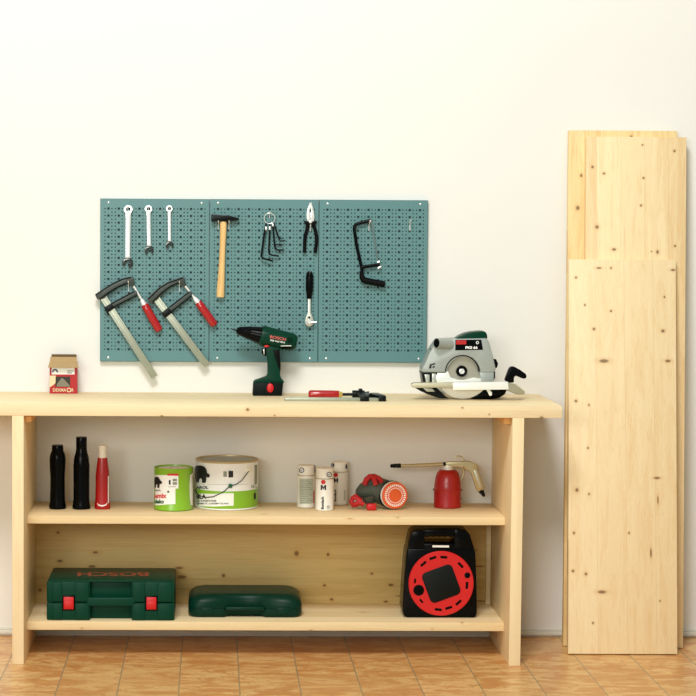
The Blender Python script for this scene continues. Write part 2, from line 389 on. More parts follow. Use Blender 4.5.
K = bknots(B_lo[0] + .182, 0, B_lo, B_hi, [(592.5, 167, .006, .006), (604, 173.5, .006, .005), (643.5, 178, .005, .005), (597, 227, .008, .008), (614, 249.5, .009, .006), (641, 205.5, .005, .005),
    (675, 246, .005, .005), (657.5, 252, .006, .008), (651.5, 251.5, .003, .003), (674.5, 151, .005, .006), (642.5, 145, .004, .004)])
W_B = wood('spruce_middle_board', 'Z', 'X', .088, (246, 224, 178), (226, 190, 136), 8.9, K, .06, .5, .55, 1.1)
C_lo, C_hi = (1.285, -.173, 0), (1.302, -.036, 1.877)
K = bknots(C_lo[0] + .197, 0, C_lo, C_hi, [(581, 175.5, .006, .008), (577.5, 208, .008, .010), (631, 136.5, .006, .005), (575, 330, .006, .006)])
W_C = wood('spruce_rear_board', 'Z', 'X', .06, (244, 220, 164), (222, 184, 122), 10.2, K, .12, .5, .55, 1.2)
board('spruce_board', 'shortest pale spruce board, front of the three, its full face showing', A_lo, A_hi, .3915, .388, .028, W_A)
board('spruce_board', 'tall spruce board between the short front board and the rear one', B_lo, B_hi, .364, .366, .028, W_B)
board('spruce_board', 'tallest spruce board touching the wall behind the other two', C_lo, C_hi, .396, .397, .028, W_C)

# ------------------------------------------------------------------ pegboard
HOLE_SHADE = plain('hole_shade_teal', (34, 62, 62), .7, 0, .05)  # dark tone standing in for shade inside the peg holes
PX0, PZ0, PZ1, PW = -.4113, 1.0225, 1.6195, .401
def pegboard_mesh():
    wid, hei = PW - .0016, PZ1 - PZ0
    big_c = [.030 + .0378 * k for k in range(10)]
    cols = [(c, 1) for c in big_c] + [(c + d, 0) for c in big_c for d in (-.0126, .0126)]
    cols.sort(); rows = [.0365 + .0129 * k for k in range(41)]
    B, S = .0041, .0021
    xl = {0.0, wid}
    for c, g in cols: h = B if g else S; xl |= {c - h, c + h}
    yl = {0.0, hei}
    for i, r_ in enumerate(rows):
        yl |= {r_ - S, r_ + S}
        if i % 2 == 0: yl |= {r_ - B, r_ + B}
    xl, yl = sorted(xl), sorted(yl)
    def hole(x, y):
        for c, g in cols:
            if abs(x - c) < (B if g else S):
                for i, r_ in enumerate(rows):
                    if g and i % 2 == 0 and abs(y - r_) < B: return True
                    if not g and abs(y - r_) < S: return True
        return False
    bm_ = bmesh.new(); V = {}
    def vert(i, j, d):
        if (i, j, d) not in V: V[(i, j, d)] = bm_.verts.new((xl[i], -.020 + .0013 * d, hei - yl[j]))
        return V[(i, j, d)]
    nx, ny = len(xl) - 1, len(yl) - 1
    H = [[hole((xl[i] + xl[i + 1]) / 2, (yl[j] + yl[j + 1]) / 2) for j in range(ny)] for i in range(nx)]
    for i in range(nx):
        for j in range(ny):
            if H[i][j]:
                for (a, b_, ni, nj) in (((i, j), (i + 1, j), i, j - 1), ((i + 1, j), (i + 1, j + 1), i + 1, j), ((i + 1, j + 1), (i, j + 1), i, j + 1), ((i, j + 1), (i, j), i - 1, j)):
                    if not H[ni][nj]: bm_.faces.new((vert(*a, 0), vert(*b_, 0), vert(*b_, 1), vert(*a, 1)))
            else:
                bm_.faces.new((vert(i, j, 0), vert(i, j + 1, 0), vert(i + 1, j + 1, 0), vert(i + 1, j, 0)))
                bm_.faces.new((vert(i, j, 1), vert(i + 1, j, 1), vert(i + 1, j + 1, 1), vert(i, j + 1, 1)))
    mb = MB(); mb.bm.free(); mb.bm = bm_
    for lo, hi in (((0, -.0200, 0), (.0013, -.0006, hei)), ((wid - .0013, -.0200, 0), (wid, -.0006, hei)), ((0, -.0200, 0), (wid, -.0006, .0013)), ((0, -.0200, hei - .0013), (wid, -.0006, hei))):
        mb.box(lo, hi)
    return mb
sheet = None
for k, lab in enumerate(('left teal perforated panel, holding the wrenches and both hanging clamps', 'middle teal perforated panel, holding the hammer, hex keys and pliers', 'right teal perforated panel, holding the black hacksaw')):
    root = thing('pegboard_panel', lab, 'pegboard', (PX0 + PW * k, 0, PZ0 + .0004 * k), 'teal pegboard panels on the wall')
    if sheet is None:
        mb = pegboard_mesh(); mb.rot(Matrix.Translation(root.location)); sheet = obj('perforated_sheet', mb, TEAL, root)
    else:
        c = sheet.copy(); COL.objects.link(c); c.parent = root
    rl = Vector(root.location)
    obj('hole_shade_sheet', MB().box(rl + Vector((.003, -.0150, .003)), rl + Vector((PW - .005, -.0140, PZ1 - PZ0 - .003))), HOLE_SHADE, root, 'added dark sheet that shades the holes')  # added sheet, only there to make the holes look shaded
    for sx in (.030, PW - .030):
        for szz in (.014, PZ1 - PZ0 - .014):
            p = Vector(root.location) + Vector((sx, -.0202, szz))
            obj('screw', MB().lathe([(.0036, 0), (.0036, .0006), (.002, .0016)], p, 14, axis=(0, -1, 0)), CHROME, root)

YF = -.0205     # front of the pegboard
def hook(px, py, label, drop=7, out=.028, tip=1.5):
    p = at(px, py, YF); q = at(px, py + drop, YF)
    o = Vector((p.x, 0, p.z)); r = thing('peg_hook', label, 'hook', (p.x, YF, p.z), 'chrome peg hooks on the pegboard')
    w = .0016; zz = q.z - p.z
    mb = MB().tube([(p.x, -.012, q.z), (p.x, YF - .002, q.z), (p.x, YF - .002, p.z + zz * .2), (p.x, YF - .004, p.z), (p.x, YF - out, p.z), (p.x, YF - out - .003, p.z + .002 * tip), (p.x, YF - out - .004, p.z + .005 * tip)], w, 8)
    ro = Vector(r.location); g = 'chrome peg hooks on the pegboard'; bpy.data.objects.remove(r)
    o = obj('peg_hook', mb, CHROME, org=ro); return tag(o, label, 'hook', g)
hook(128.1, 208.4, 'small chrome hook holding up the largest wrench')
hook(148.4, 208.2, 'small chrome hook holding up the middle sized wrench')
hook(169.2, 208.2, 'small chrome hook holding up the smallest wrench')
hook(218.4, 222.6, 'chrome peg left of the hammer handle under the head')
hook(229.0, 222.6, 'chrome peg right of the hammer handle under the head')
hook(269.6, 213.2, 'chrome peg hook carrying the ring of hex keys', 5)
hook(310.2, 226.4, 'chrome peg hook between the black handles of the pliers', 5)
hook(309.7, 273.5, 'chrome peg hook holding the black grip of the ratchet', 3, .018)
hook(369.0, 224.0, 'chrome peg hook under the front end of the black hacksaw')
hook(128.6, 282.6, 'chrome peg hook under the leftmost hanging clamp', 9)
hook(179.5, 282.8, 'chrome peg hook under the hanging clamp nearer the hammer', 9)
hook(410.0, 221.5, 'empty chrome peg hook right of the black hacksaw', 9)

# ------------------------------------------------------------------ combination wrenches
def wrench(label, ringc, rr, shaft_w0, shaft_w1, jawc, rj, jaw_dir):
    y1 = YF - .0035; y0 = y1 - .008
    c = at(*ringc, y0); j = at(*jawc, y0); s = 3.65e-3
    r = thing('combination_wrench', label, 'wrench', (j.x, y1, j.z), 'combination wrenches on the pegboard')
    ro, ri = rr * s, rr * s * .56
    obj('ring_end', MB().ring((c.x, c.z), ro, ri, y0 - .002, y1, 24), CHROME, r)
    d = Vector((j.x - c.x, 0, j.z - c.z)); L = d.length; d.normalize(); nrm = Vector((-d.z, 0, d.x))
    a = c + d * ro * .80; e = j - d * rj * s * .75
    w0, w1 = shaft_w0 * s / 2, shaft_w1 * s / 2
    pts = [a + nrm * w0 * 1.1, a + d * .012 + nrm * w0, e - d * .012 + nrm * w1, e + nrm * w1 * 1.25, e - nrm * w1 * 1.25, e - d * .012 - nrm * w1, a + d * .012 - nrm * w0, a - nrm * w0 * 1.1]
    obj('shank', MB().prism([(p.x, p.z) for p in pts], y0, y1, .0018), CHROME, r)
    ang = math.atan2(jaw_dir[1], jaw_dir[0]); R_ = rj * s; half = .52
    P = []
    for k in range(19):
        t = ang + half + (2 * PI - 2 * half) * k / 18; P.append((R_ * math.cos(t), R_ * math.sin(t)))
    u = (math.cos(ang), math.sin(ang)); v = (-u[1], u[0]); g = R_ * .42
    P += [(u[0] * R_ * .85 - v[0] * g, u[1] * R_ * .85 - v[1] * g), (-u[0] * R_ * .12 - v[0] * g, -u[1] * R_ * .12 - v[1] * g), (-u[0] * R_ * .34, -u[1] * R_ * .34),
          (-u[0] * R_ * .12 + v[0] * g, -u[1] * R_ * .12 + v[1] * g), (u[0] * R_ * .85 + v[0] * g, u[1] * R_ * .85 + v[1] * g)]
    obj('open_jaw', MB().prism([(j.x + x, j.z + z) for x, z in P], y0 - .001, y1, .001), CHROME_REFL, r, 'polished open jaw, dark reflection in its colour')
CHROME_REFL = plain('chrome_dark_reflection', (92, 94, 92), .2, 1, .05)  # darker than the chrome: dark reflections and shadow put into the jaw colour
wrench('largest chrome combination wrench, leftmost of the three on the pegboard', (128.2, 209.4), 4.3, 5.4, 4.8, (127.6, 262.6), 5.4, (-.35, -1))
wrench('middle sized chrome combination wrench hanging between two others', (148.4, 208.9), 3.6, 4.2, 3.9, (149.0, 250.0), 4.5, (.15, -1))
wrench('smallest chrome combination wrench, nearest the hammer', (169.3, 208.6), 3.2, 3.3, 3.1, (169.5, 245.0), 4.0, (.3, -1))

# ------------------------------------------------------------------ hammer
y1 = YF - .003; y0 = y1 - .024; ym = (y0 + y1) / 2
c = at(220.5, 297.3, ym); r = thing('hammer', 'locksmith hammer with black head and pale wooden handle on the pegboard', 'hammer', (c.x, ym, c.z))
mb = MB().ppx([(211.2, 214.6), (212.2, 214.2), (219, 214.8), (222, 215.2), (228, 215.2), (231, 216.1), (239, 218.2), (239, 219.7), (230, 221.2), (227.5, 221.6), (219, 221.3), (217, 220.9), (212.2, 221.6), (211.2, 221.2)], y0, y1, .0022)
obj('head', mb, DKSTEEL, r)
hp = []
for py, xc, w in ((216.2, 223.4, 4.4), (220.6, 223.4, 5.0), (221.5, 223.4, 6.6), (232, 223.2, 6.4), (246, 222.6, 5.8), (262, 222.0, 6.0), (278, 221.2, 7.0), (290, 220.6, 7.8), (295.5, 220.5, 8.0), (297.2, 220.4, 7.4)):
    p = at(xc, py, ym); hp.append((p, w * 3.65e-3 / 2))
obj('handle', MB().tube([p for p, _ in hp], [q for _, q in hp], 20, flat=.8, flat_dir=(0, 1, 0)), HANDLEWOOD, r, smooth=60)

# ------------------------------------------------------------------ hex keys on a ring
y = YF - .014
c = at(269.5, 218.4, y); r = thing('hex_key_set', 'set of black hex keys hanging from a wire ring on the pegboard', 'hex keys', (c.x, y, c.z))
rp = [c + Vector((math.cos(a) * .0195, 0, math.sin(a) * .0195)) for a in [2 * PI * k / 28 for k in range(28)]]
obj('wire_ring', MB().tube(rp, .0013, 8, closed=True), CHROME, r)
KEYS = [([(266.3, 223.4), (264.5, 232), (262, 250), (261.2, 256), (262.6, 258.2), (272.8, 261)], .0032, -.006), ([(269.9, 224), (269.4, 236), (268.7, 251.5), (269.4, 254), (271.6, 255), (278.8, 256)], .0028, -.002),
        ([(272.2, 223), (273.6, 234), (274.6, 246), (275.3, 248.8), (277.2, 249.9), (284, 250.1)], .0027, .002), ([(272.0, 223), (273.2, 232), (274.0, 242), (275.0, 244.4), (281.9, 244.7)], .0021, .006),
        ([(273.4, 222.4), (276.6, 231), (279.3, 239.6), (280.6, 241.2), (285.3, 240.3)], .0021, -.003), ([(273.2, 222.4), (275.6, 229), (278.1, 237.4), (279.4, 238.7), (283.2, 238)], .0016, .004)]
for k, (pts, rad, dy) in enumerate(KEYS):
    obj('hex_key', MB().tube([at(px, py, y + dy) for px, py in pts], rad * 1.25, 6), DKSTEEL, r)
for px, py, dy in ((266.1, 228.4, -.006), (269.8, 228.2, -.002), (273.0, 224.6, .0)):
    p = at(px, py, y + dy); obj('clip', MB().box(p - Vector((.0036, .0045, .0065)), p + Vector((.0036, .0045, .0065)), .001), CHROME, r, 'bright metal clip')

# ------------------------------------------------------------------ pliers
y1 = YF - .004; y0 = y1 - .012
c = at(310, 253, y1); r = thing('pliers', 'combination pliers with silver jaws and black grips on the pegboard', 'pliers', (c.x, y1, c.z))
obj('jaws', MB().ppx([(309.6, 203), (310.2, 202.6), (310.25, 208), (309.7, 209.3), (309.5, 211.6), (310.3, 213.2), (310.35, 222), (307.5, 222), (306.6, 217.5), (306.9, 212.5), (308.1, 207)], y0, y1, .0006, 0)
    .ppx([(310.5, 202.6), (311.1, 203), (312.8, 207), (314.0, 212.5), (314.4, 217.5), (313.6, 222), (310.45, 222), (310.4, 213.2), (311.2, 211.6), (311.0, 209.3), (310.45, 208)], y0, y1, .0006), CHROME, r)
obj('pivot', MB().lathe([(.0055, 0), (.0055, .002), (.004, .003)], at(310.5, 221.8, y0), 20, axis=(0, -1, 0)), CHROME, r)
for pts in ([(307.8, 221.2), (307.4, 227), (306.6, 231), (305.0, 236), (304.6, 243), (304.5, 249), (304.4, 252.6)], [(313.0, 221.2), (313.8, 226), (315.6, 231), (316.5, 237), (316.4, 243), (315.6, 248), (315.0, 252.8)]):
    ym = (y0 + y1) / 2
    obj('grip', MB().tube([at(px, py, ym) for px, py in pts], [.0064, .0066, .0064, .0064, .0062, .006, .0072], 12), RUBBER, r)
    g0 = pts[0]; s = -1 if g0[0] < 310 else 1
    obj('guard', MB().ppx([(g0[0] - 2.2 * s, 221.6), (g0[0] + 4.2 * s, 220.9), (g0[0] + 3.2 * s, 223.2), (g0[0] + .6 * s, 225.2), (g0[0] - 1.5 * s, 225.4)][::s], y0 - .001, y1 + .001, .001), RUBBER, r)
obj('spring', MB().tube([at(310.4, 225, y1 - .004), at(310.4, 231, y1 - .004)], .0022, 8), CHROME, r)

# ------------------------------------------------------------------ ratchet
ym = YF - .014
c = at(309.3, 326, ym); r = thing('ratchet', 'silver ratchet with black grip hanging head down below the pliers', 'ratchet', (c.x, ym, c.z))
g = [(271.0, 1.2), (272, 2.4), (274.5, 3.5), (278, 3.9), (282, 3.75), (286, 3.85), (290, 3.7), (292.5, 3.2), (294.5, 2.7), (297, 2.5), (298.8, 2.3)]
obj('grip', MB().tube([at(309.7 - .02 * (py - 271), py, ym) for py, _ in g], [w * 3.65e-3 for _, w in g], 16), BLACK, r)
obj('head', MB().ppx([(308.0, 298.5), (310.7, 298.5), (310.8, 312), (312.3, 316), (313.4, 319.5), (313.6, 322.5), (312.4, 325.2), (309.8, 326.6), (307.0, 326), (305.2, 323.6), (305.0, 320.4), (306.2, 316), (307.8, 312)], ym - .006, ym + .006, .0014), STEEL, r)
obj('drive_cap', MB().lathe([(.0085, 0), (.0085, .004), (.006, .006)], at(309.2, 322, ym - .006), 18, axis=(0, -1, 0)), CHROME, r)
obj('selector', MB().lathe([(.004, 0), (.004, .002)], at(309.2, 317.4, ym - .006), 14, axis=(0, -1, 0)), BLACK, r)
obj('lever', MB().tube([at(311, 322.6, ym - .008), at(316.6, 322.0, ym - .008)], [.0032, .0024], 8), CHROME, r)

# ------------------------------------------------------------------ hacksaw
ym = YF - .015
c = at(364, 285, ym); r = thing('hacksaw', 'small black hacksaw with tubular frame hanging on the pegboard', 'hacksaw', (c.x, ym, c.z))
pts = [(371.4, 220.2), (369, 220.8), (360.4, 222.8), (356.2, 224.3), (354.3, 226.4), (354.2, 229.2), (356.5, 245), (360.3, 262), (361.7, 268), (362.0, 277)]
obj('frame', MB().tube([at(px, py, ym) for px, py in pts], [.0062] + [.0060] * 9, 12), BLACK, r)
pts = [(361.2, 271), (362.0, 277.6), (363.8, 280.0), (366.5, 280.9), (373, 282.2), (384.6, 284.3)]
obj('handle', MB().tube([at(px, py, ym) for px, py in pts], [.0068, .0098, .0116, .0120, .0118, .0116], 16), RUBBER, r)
obj('arm', MB().tube([at(px, py, ym) for px, py in ((361.5, 267.5), (364.5, 266.6), (368, 266.2), (379.8, 264.5))], [.0064, .0062, .0060, .0060], 12), BLACK, r)
obj('blade', MB().solid([at(371.0, 221.5, ym - .004), at(372.1, 221.5, ym - .004), at(378.6, 262, ym - .004), at(377.5, 262, ym - .004)], [at(371.0, 221.5, ym - .003), at(372.1, 221.5, ym - .003), at(378.6, 262, ym - .003), at(377.5, 262, ym - .003)]), plain('hacksaw_blade', (104, 116, 112), .4, .5), r)
for a, b_ in (((377.3, 262.2), (379.6, 261.6)), ((378, 268.4), (381, 266.4)), ((370.2, 221.8), (370.8, 219.8))):
    obj('blade_pin', MB().tube([at(*a, ym - .004), at(*b_, ym - .004)], .0035, 8), CHROME, r)

# ------------------------------------------------------------------ bar clamps on the pegboard
def clamp(label, rail, jaw, slide, spindle, ferr, hand, hr, pad, rw):
    yb = YF - .008; yf = yb - .011; ym = (yb + yf) / 2; s = 3.64e-3
    e = at(*rail[1], ym); r = thing('bar_clamp', label, 'clamp', (e.x, ym, e.z), 'bar clamps')
    a = at(*rail[0], ym); d = (e - a).normalized(); nrm = Vector((-d.z, 0, d.x)); w = rw * s / 2
    mb = MB().prism([(p.x, p.z) for p in (a + nrm * w, a - nrm * w, e - nrm * w, e + nrm * w)], yf, yb, .001)
    mb.prism([(p.x, p.z) for p in (a + nrm * w, a + nrm * w * .55, e + nrm * w * .55, e + nrm * w)], yf - .0015, yf + .001, .0004)
    mb.prism([(p.x, p.z) for p in (a - nrm * w, a - nrm * w * .55, e - nrm * w * .55, e - nrm * w)], yf - .0015, yf + .001, .0004)
    obj('rail', mb, GALV, r)
    m2 = MB().ppx(jaw[0], yf - .002, yb + .002, .0012); [m2.tube([at(px, py, ym - .001) for px, py in ln], .0030, 8, 1, flat=3.4, flat_dir=(0, 1, 0)) for ln in jaw[1]]
    obj('fixed_jaw', m2, [IRON, DKSTEEL], r)
    m2 = MB().ppx(slide[0], yf - .002, yb + .002, .0012); m2.ppx(slide[1], yf - .006, yb + .004, .0015, 1); [m2.tube([at(px, py, ym - .001) for px, py in ln], .0028, 8, 1, flat=3.4, flat_dir=(0, 1, 0)) for ln in slide[2]]
    obj('sliding_jaw', m2, [IRON, DKSTEEL], r)
    obj('spindle', MB().tube([at(*spindle[0], ym), at(*spindle[1], ym)], .0042, 12), CHROME, r)
    obj('pad', MB().tube([at(*pad[0], ym), at(*pad[1], ym)], [.009, .007], 14), IRON, r)
    obj('ferrule', MB().tube([at(*ferr[0], ym - .002), at(*ferr[1], ym - .002)], [.0075, .0115], 16), CHROME, r)
    h0, h1 = at(*hand[0], ym - .003), at(*hand[1], ym - .003); D = h1 - h0
    obj('handle', MB().tube([h0, h0 + D * .03, h0 + D * .2, h0 + D * .6, h0 + D * .93, h0 + D * .985, h1], [hr * .78, hr * .9, hr, hr, hr * .98, hr * .82, hr * .55], 10), REDH, r, smooth=50)
clamp('hanging bar clamp with red handle, leftmost, its rail reaching below the pegboard', [(101.5, 294.5), (154.6, 377.0)],
      ([(95, 294.4), (98, 292.2), (104.2, 288), (113, 282.8), (122.3, 278.4), (129, 276.6), (132, 276.6), (134.3, 278.8), (134.2, 282), (132, 284.8), (128.6, 283), (126, 283.6), (118, 287.6), (112, 291), (107.6, 294.6), (105.3, 297.8), (99.8, 300), (97.2, 299.2)],
       [[(96, 295), (104.6, 288.9), (113, 283.8), (122.5, 279.2), (131, 277.4)], [(100.4, 299), (106.4, 294.2), (117.6, 287), (127.6, 282.8)]]),
      ([(108, 305), (114, 301.6), (126, 295), (134.6, 290.6), (136.2, 290.2), (137.8, 294.6), (136.2, 296.2), (126, 301.4), (114.8, 307.4), (110, 309)],
       [(104.2, 307.4), (111, 303.2), (114.6, 307.8), (107, 313.2)], [[(110, 304.6), (134.6, 291.4)], [(113, 307.2), (136.6, 295.2)]]),
      [(131.2, 282.0), (143.8, 303.2)], [(141.6, 299.6), (144.6, 305.2)], [(144.4, 304.6), (159.6, 331)], .0152, [(131.4, 282.6), (133.4, 286)], 7.0)
clamp('hanging bar clamp with red handle, nearer the hammer, overlapping the other clamp', [(155.4, 297.4), (206.4, 364.6)],
      ([(147.2, 298.4), (150.4, 294.6), (159, 287.4), (168, 281.8), (176, 278.6), (181.8, 276.8), (184, 277.2), (185, 279.6), (184.2, 283), (181.8, 284.2), (178.6, 283.4), (170, 287.6), (162.4, 293.8), (158.6, 298.6), (152.6, 303.4), (149.6, 303)],
       [[(148.4, 299), (159.4, 288.4), (168.4, 282.8), (182.6, 277.8)], [(152.6, 302), (161.6, 293), (170, 286.4), (179, 282.4)]]),
      ([(168, 309), (171, 305.6), (181, 297.4), (188.6, 291.4), (190.6, 291), (192.6, 293.6), (191, 296.8), (182, 303.4), (172.6, 311), (169, 313)],
       [(161.0, 313), (168.4, 307.2), (172.6, 312.2), (164.8, 318)], [[(170, 307), (189.4, 292)], [(172, 311), (191.4, 295.8)]]),
      [(182.6, 282.6), (196.6, 300.6)], [(194.4, 297.8), (198.4, 302.8)], [(198.0, 302.2), (215.0, 325.6)], .0152, [(182.6, 282.8), (185, 286)], 6.9)

# lying clamp on the worktop
y0 = -.347
p0, p1 = on(284.6, 401.2, 2, ZT), on(386, 401.4, 2, ZT); X0, X1 = p0.x, p1.x
r = thing('bar_clamp', 'bar clamp with red handle lying flat on the worktop edge', 'clamp', (X0, y0, ZT), 'bar clamps')
z = ZT + .0062
obj('rail', MB().box((X0, y0, ZT + .001), (X1 - .004, y0 + .026, ZT + .010), .001).box((X0 - .0004, y0 - .0006, ZT + .0003), (X1 - .0045, y0 + .006, ZT + .0115), .001).box((X0 - .0004, y0 + .020, ZT + .0003), (X1 - .0045, y0 + .0266, ZT + .0115), .001), GALV, r)
xa = at(375, 398, y0).x; xb = at(360, 398, y0).x; xc = at(349, 398, y0).x
mb = MB().solid([(X1 - .026, y0 - .004, ZT + .0004), (X1, y0 - .004, ZT + .0004), (X1, y0 + .03, ZT + .0004), (X1 - .02, y0 + .115, ZT + .0004), (X1 - .045, y0 + .118, ZT + .0004), (X1 - .052, y0 + .10, ZT + .0004), (X1 - .034, y0 + .03, ZT + .0004)],
                [(X1 - .026, y0 - .004, ZT + .0185), (X1, y0 - .004, ZT + .0185), (X1, y0 + .03, ZT + .0205), (X1 - .02, y0 + .115, ZT + .0215), (X1 - .045, y0 + .118, ZT + .0215), (X1 - .052, y0 + .10, ZT + .0215), (X1 - .034, y0 + .03, ZT + .02)], .002)
obj('fixed_jaw', mb, DKSTEEL, r)
mb = MB().box((xb, y0 - .005, ZT + .0004), (xb + .032, y0 + .032, ZT + .019), .002)
mb.solid([(xb + .004, y0 + .03, ZT + .003), (xb + .026, y0 + .03, ZT + .003), (xb + .016, y0 + .118, ZT + .003), (xb - .014, y0 + .118, ZT + .003)], [(xb + .004, y0 + .03, ZT + .02), (xb + .026, y0 + .03, ZT + .02), (xb + .016, y0 + .118, ZT + .0245), (xb - .014, y0 + .118, ZT + .0245)], .002)
mb.tube([(xb - .02, y0 + .105, ZT + .016), (xb + .024, y0 + .105, ZT + .016)], .0145, 14)
mb.box((xb + .002, y0 + .094, ZT + .024), (xb + .016, y0 + .112, ZT + .037), .003)
obj('sliding_jaw', mb, DKSTEEL, r)
ys, zs = y0 + .105, ZT + .0155
hx0, hx1 = at(308.4, 394, ys).x, at(339, 394, ys).x
obj('spindle', MB().tube([(hx1 - .01, ys, zs), (X1 - .05, ys, zs)], .0052, 12), DKSTEEL, r)
obj('pad', MB().tube([(X1 - .074, ys, zs), (X1 - .052, ys, zs)], [.008, .0125], 14), IRON, r)
obj('ferrule', MB().tube([(hx1 - .002, ys, zs), (hx1 + .012, ys, zs)], [.0128, .0085], 14), YELLOW, r)
L = hx1 - hx0
obj('handle', MB().tube([(hx0, ys, zs), (hx0 + L * .02, ys, zs), (hx0 + L * .07, ys, zs), (hx0 + L * .4, ys, zs), (hx0 + L * .8, ys, zs), (hx0 + L * .97, ys, zs), (hx1, ys, zs)], [.0075, .0125, .0148, .0148, .0145, .0138, .012], 14), REDH, r, smooth=50)

# ------------------------------------------------------------------ open carton of screws
yf = -.085; p = on(63, 393.6, 2, ZT); yf = p.y
xl, xr = at(49.6, 393, yf).x, at(77.0, 393, yf).x; zf = at(63, 362.6, yf).z; dep = .045; zb = ZT + .0003
r = thing('screw_carton', 'open red cardboard box of screws with brown flap on the worktop', 'box', ((xl + xr) / 2, yf, ZT))
t = .0015
mb = MB().box((xl, yf, zb), (xr, yf + t, zf)).box((xl, yf + dep - t, zb), (xr, yf + dep, zf)).box((xl, yf + t, zb), (xl + t, yf + dep - t, zf)).box((xr - t, yf + t, zb), (xr, yf + dep - t, zf)).box((xl, yf + t, zb), (xr, yf + dep - t, zb + t))
obj('carton', mb, BOXRED, r)
z357 = zf + .012
P = lambda px, py, Y: at(px, py, Y)
fr = [(xl + .002, yf, zf - .001), (xr - .002, yf, zf - .001)]
fl = MB().solid([(xl - .001, yf - .001, zf), (xl - .002, yf - .014, zf - .010), (xl - .005, yf - .022, zf - .017), (xr + .009, yf - .022, zf - .017), (xr + .004, yf - .013, zf - .006), (xr, yf - .001, zf)],
                [(xl - .001, yf - .001, zf + .0015), (xl - .002, yf - .0145, zf - .0085), (xl - .005, yf - .0235, zf - .0165), (xr + .009, yf - .0235, zf - .0165), (xr + .004, yf - .0145, zf - .0045), (xr, yf - .001, zf + .0015)])
def wall_flap(name, y, z0, z1, x0, x1, mat, bow=.0):
    mb = MB().solid([(x0, y, z0), (x1, y, z0), (x1 - bow, y + .004, z1), (x0 + bow, y + .004, z1)], [(x0, y + .0012, z0), (x1, y + .0012, z0), (x1 - bow, y + .0052, z1), (x0 + bow, y + .0052, z1)])
    return obj(name, mb, mat, r)
obj('flap', fl, CARD, r, 'brown inside of the flap folded outward')
zt1 = at(60, 354.3, yf + dep).z
wall_flap('flap', yf + dep - .001, zf - .01, zt1, xl + .003, xr - .005, CARDIN)
mb = MB().solid([(xl, yf - .0005, zf - .0005), (xr, yf - .0005, zf - .0005), (xr - .003, yf + .012, at(75, 357.2, yf).z), (xl + .002, yf + .012, at(52, 357, yf).z)], [(xl, yf + .001, zf - .0005), (xr, yf + .001, zf - .0005), (xr - .003, yf + .0135, at(75, 357.2, yf).z), (xl + .002, yf + .0135, at(52, 357, yf).z)])
obj('flap', mb, CARD, r, 'brown flap standing above the front')
M = lambda px, py: at(px, py, yf - .0006)
M2 = lambda px, py: at(px, py, yf - .0010)
mb = MB()
mb.decal([(51.6, 367.3), (74.6, 367.3), (74.6, 374.4), (51.6, 374.4)], M, 0)
mb.decal([(49.7, 375.6), (56, 375.6), (55.4, 383), (53.6, 384.8), (49.7, 387.4)], M, 1)
mb.decal([(55.4, 376.6), (70.2, 376.6), (70.2, 386.8), (55.4, 386.8)], M, 2)
mb.decal([(56.6, 386.6), (57, 384), (59.6, 380.6), (61.6, 378), (63, 378.4), (66, 381.4), (69.4, 385), (69.6, 386.6)], M2, 3)
mb.text('DEXMA', (53.0, 388.4, 66.2, 391.6), M, 4, bold=.02)
mb.text('R', (71.6, 388.4, 73.6, 391.6), M, 4, bold=.03)
c = M2(69.0, 390.0); 
mb.ring((c.x, c.z), .0085, .0052, yf - .001, yf - .0006, 20, 4)
arch = [(55.0 + 3.0 * math.cos(a) * q, 372.4 - 3.6 * math.sin(a) * q) for q, rng in ((1, range(0, 13)), (.55, range(12, -1, -1))) for a in [PI * k / 12 for k in rng]]
mb.decal(arch, M2, 5)
mb.decal([(67.2, 370.4), (73.6, 370.4), (73.6, 371.3), (67.2, 371.3)], M2, 6)
mb.decal([(67.2, 372.4), (71.8, 372.4), (71.8, 373.5), (67.2, 373.5)], M2, 6)
obj('carton_print', mb, [WHITE, BOXTAN, OLIVE, SCREWGREY, BOXTAN, INKBLUE, INKGREY], r, 'white panel, screw picture and cream lettering')

# ------------------------------------------------------------------ cordless drill
yc = -.105; s = 3.63e-3
c = on(268, 395.4, 2, ZT); r = thing('cordless_drill', 'dark green cordless drill standing on its battery on the worktop', 'drill', (c.x, yc, ZT))
def A2(px, py): return at(px, py, yc)
hp = [(260.6, 335.6, 9.0), (261.4, 335.8, 10.2), (264, 336.2, 10.5), (270, 337.4, 10.0), (278, 339.2, 9.6), (287, 341.0, 9.2), (291, 341.8, 8.9), (294.5, 342.5, 8.0), (296.4, 342.9, 6.4), (296.9, 343, 4.0)]
obj('motor_housing', MB().tube([A2(a, b_) for a, b_, _ in hp], [q * s for *_, q in hp], 28), GREEN, r)
hp = [(236.4, 330.2, 1.8), (237.2, 330.4, 3.2), (240, 331.0, 4.4), (245, 332.0, 5.6), (249.6, 333.0, 7.0), (250.2, 333.1, 6.7), (253, 333.7, 7.4), (258, 334.9, 8.4), (261.2, 335.6, 9.2)]
obj('chuck', MB().tube([A2(a, b_) for a, b_, _ in hp], [q * s for *_, q in hp], 24), BLACK, r)
obj('drill_bit', MB().tube([A2(230.4, 328.8), A2(233.5, 329.5), A2(234, 329.6), A2(237, 330.4)], [.0012, .0026, .0036, .0036], 8), DKSTEEL, r)
obj('handle', MB().ppx([(265.8, 345), (279.2, 345), (279.4, 352), (280.3, 366), (280.0, 375), (281.4, 378.6), (284.0, 381.4), (283.6, 382.8), (253.2, 382.8), (253.0, 381.6), (254.8, 379.8), (260.6, 378.0), (266.0, 376.0), (267.3, 373.6), (267.4, 362), (266.2, 354)], yc - .019, yc + .019, .009, seg=4), GREEN, r)
obj('grip_pad', MB().ppx([(272.8, 349.6), (278.8, 349.2), (279.6, 352), (280.6, 366), (280.2, 371.5), (277.6, 366), (274.4, 356)], yc - .0205, yc + .0205, .002), RUBBER, r)
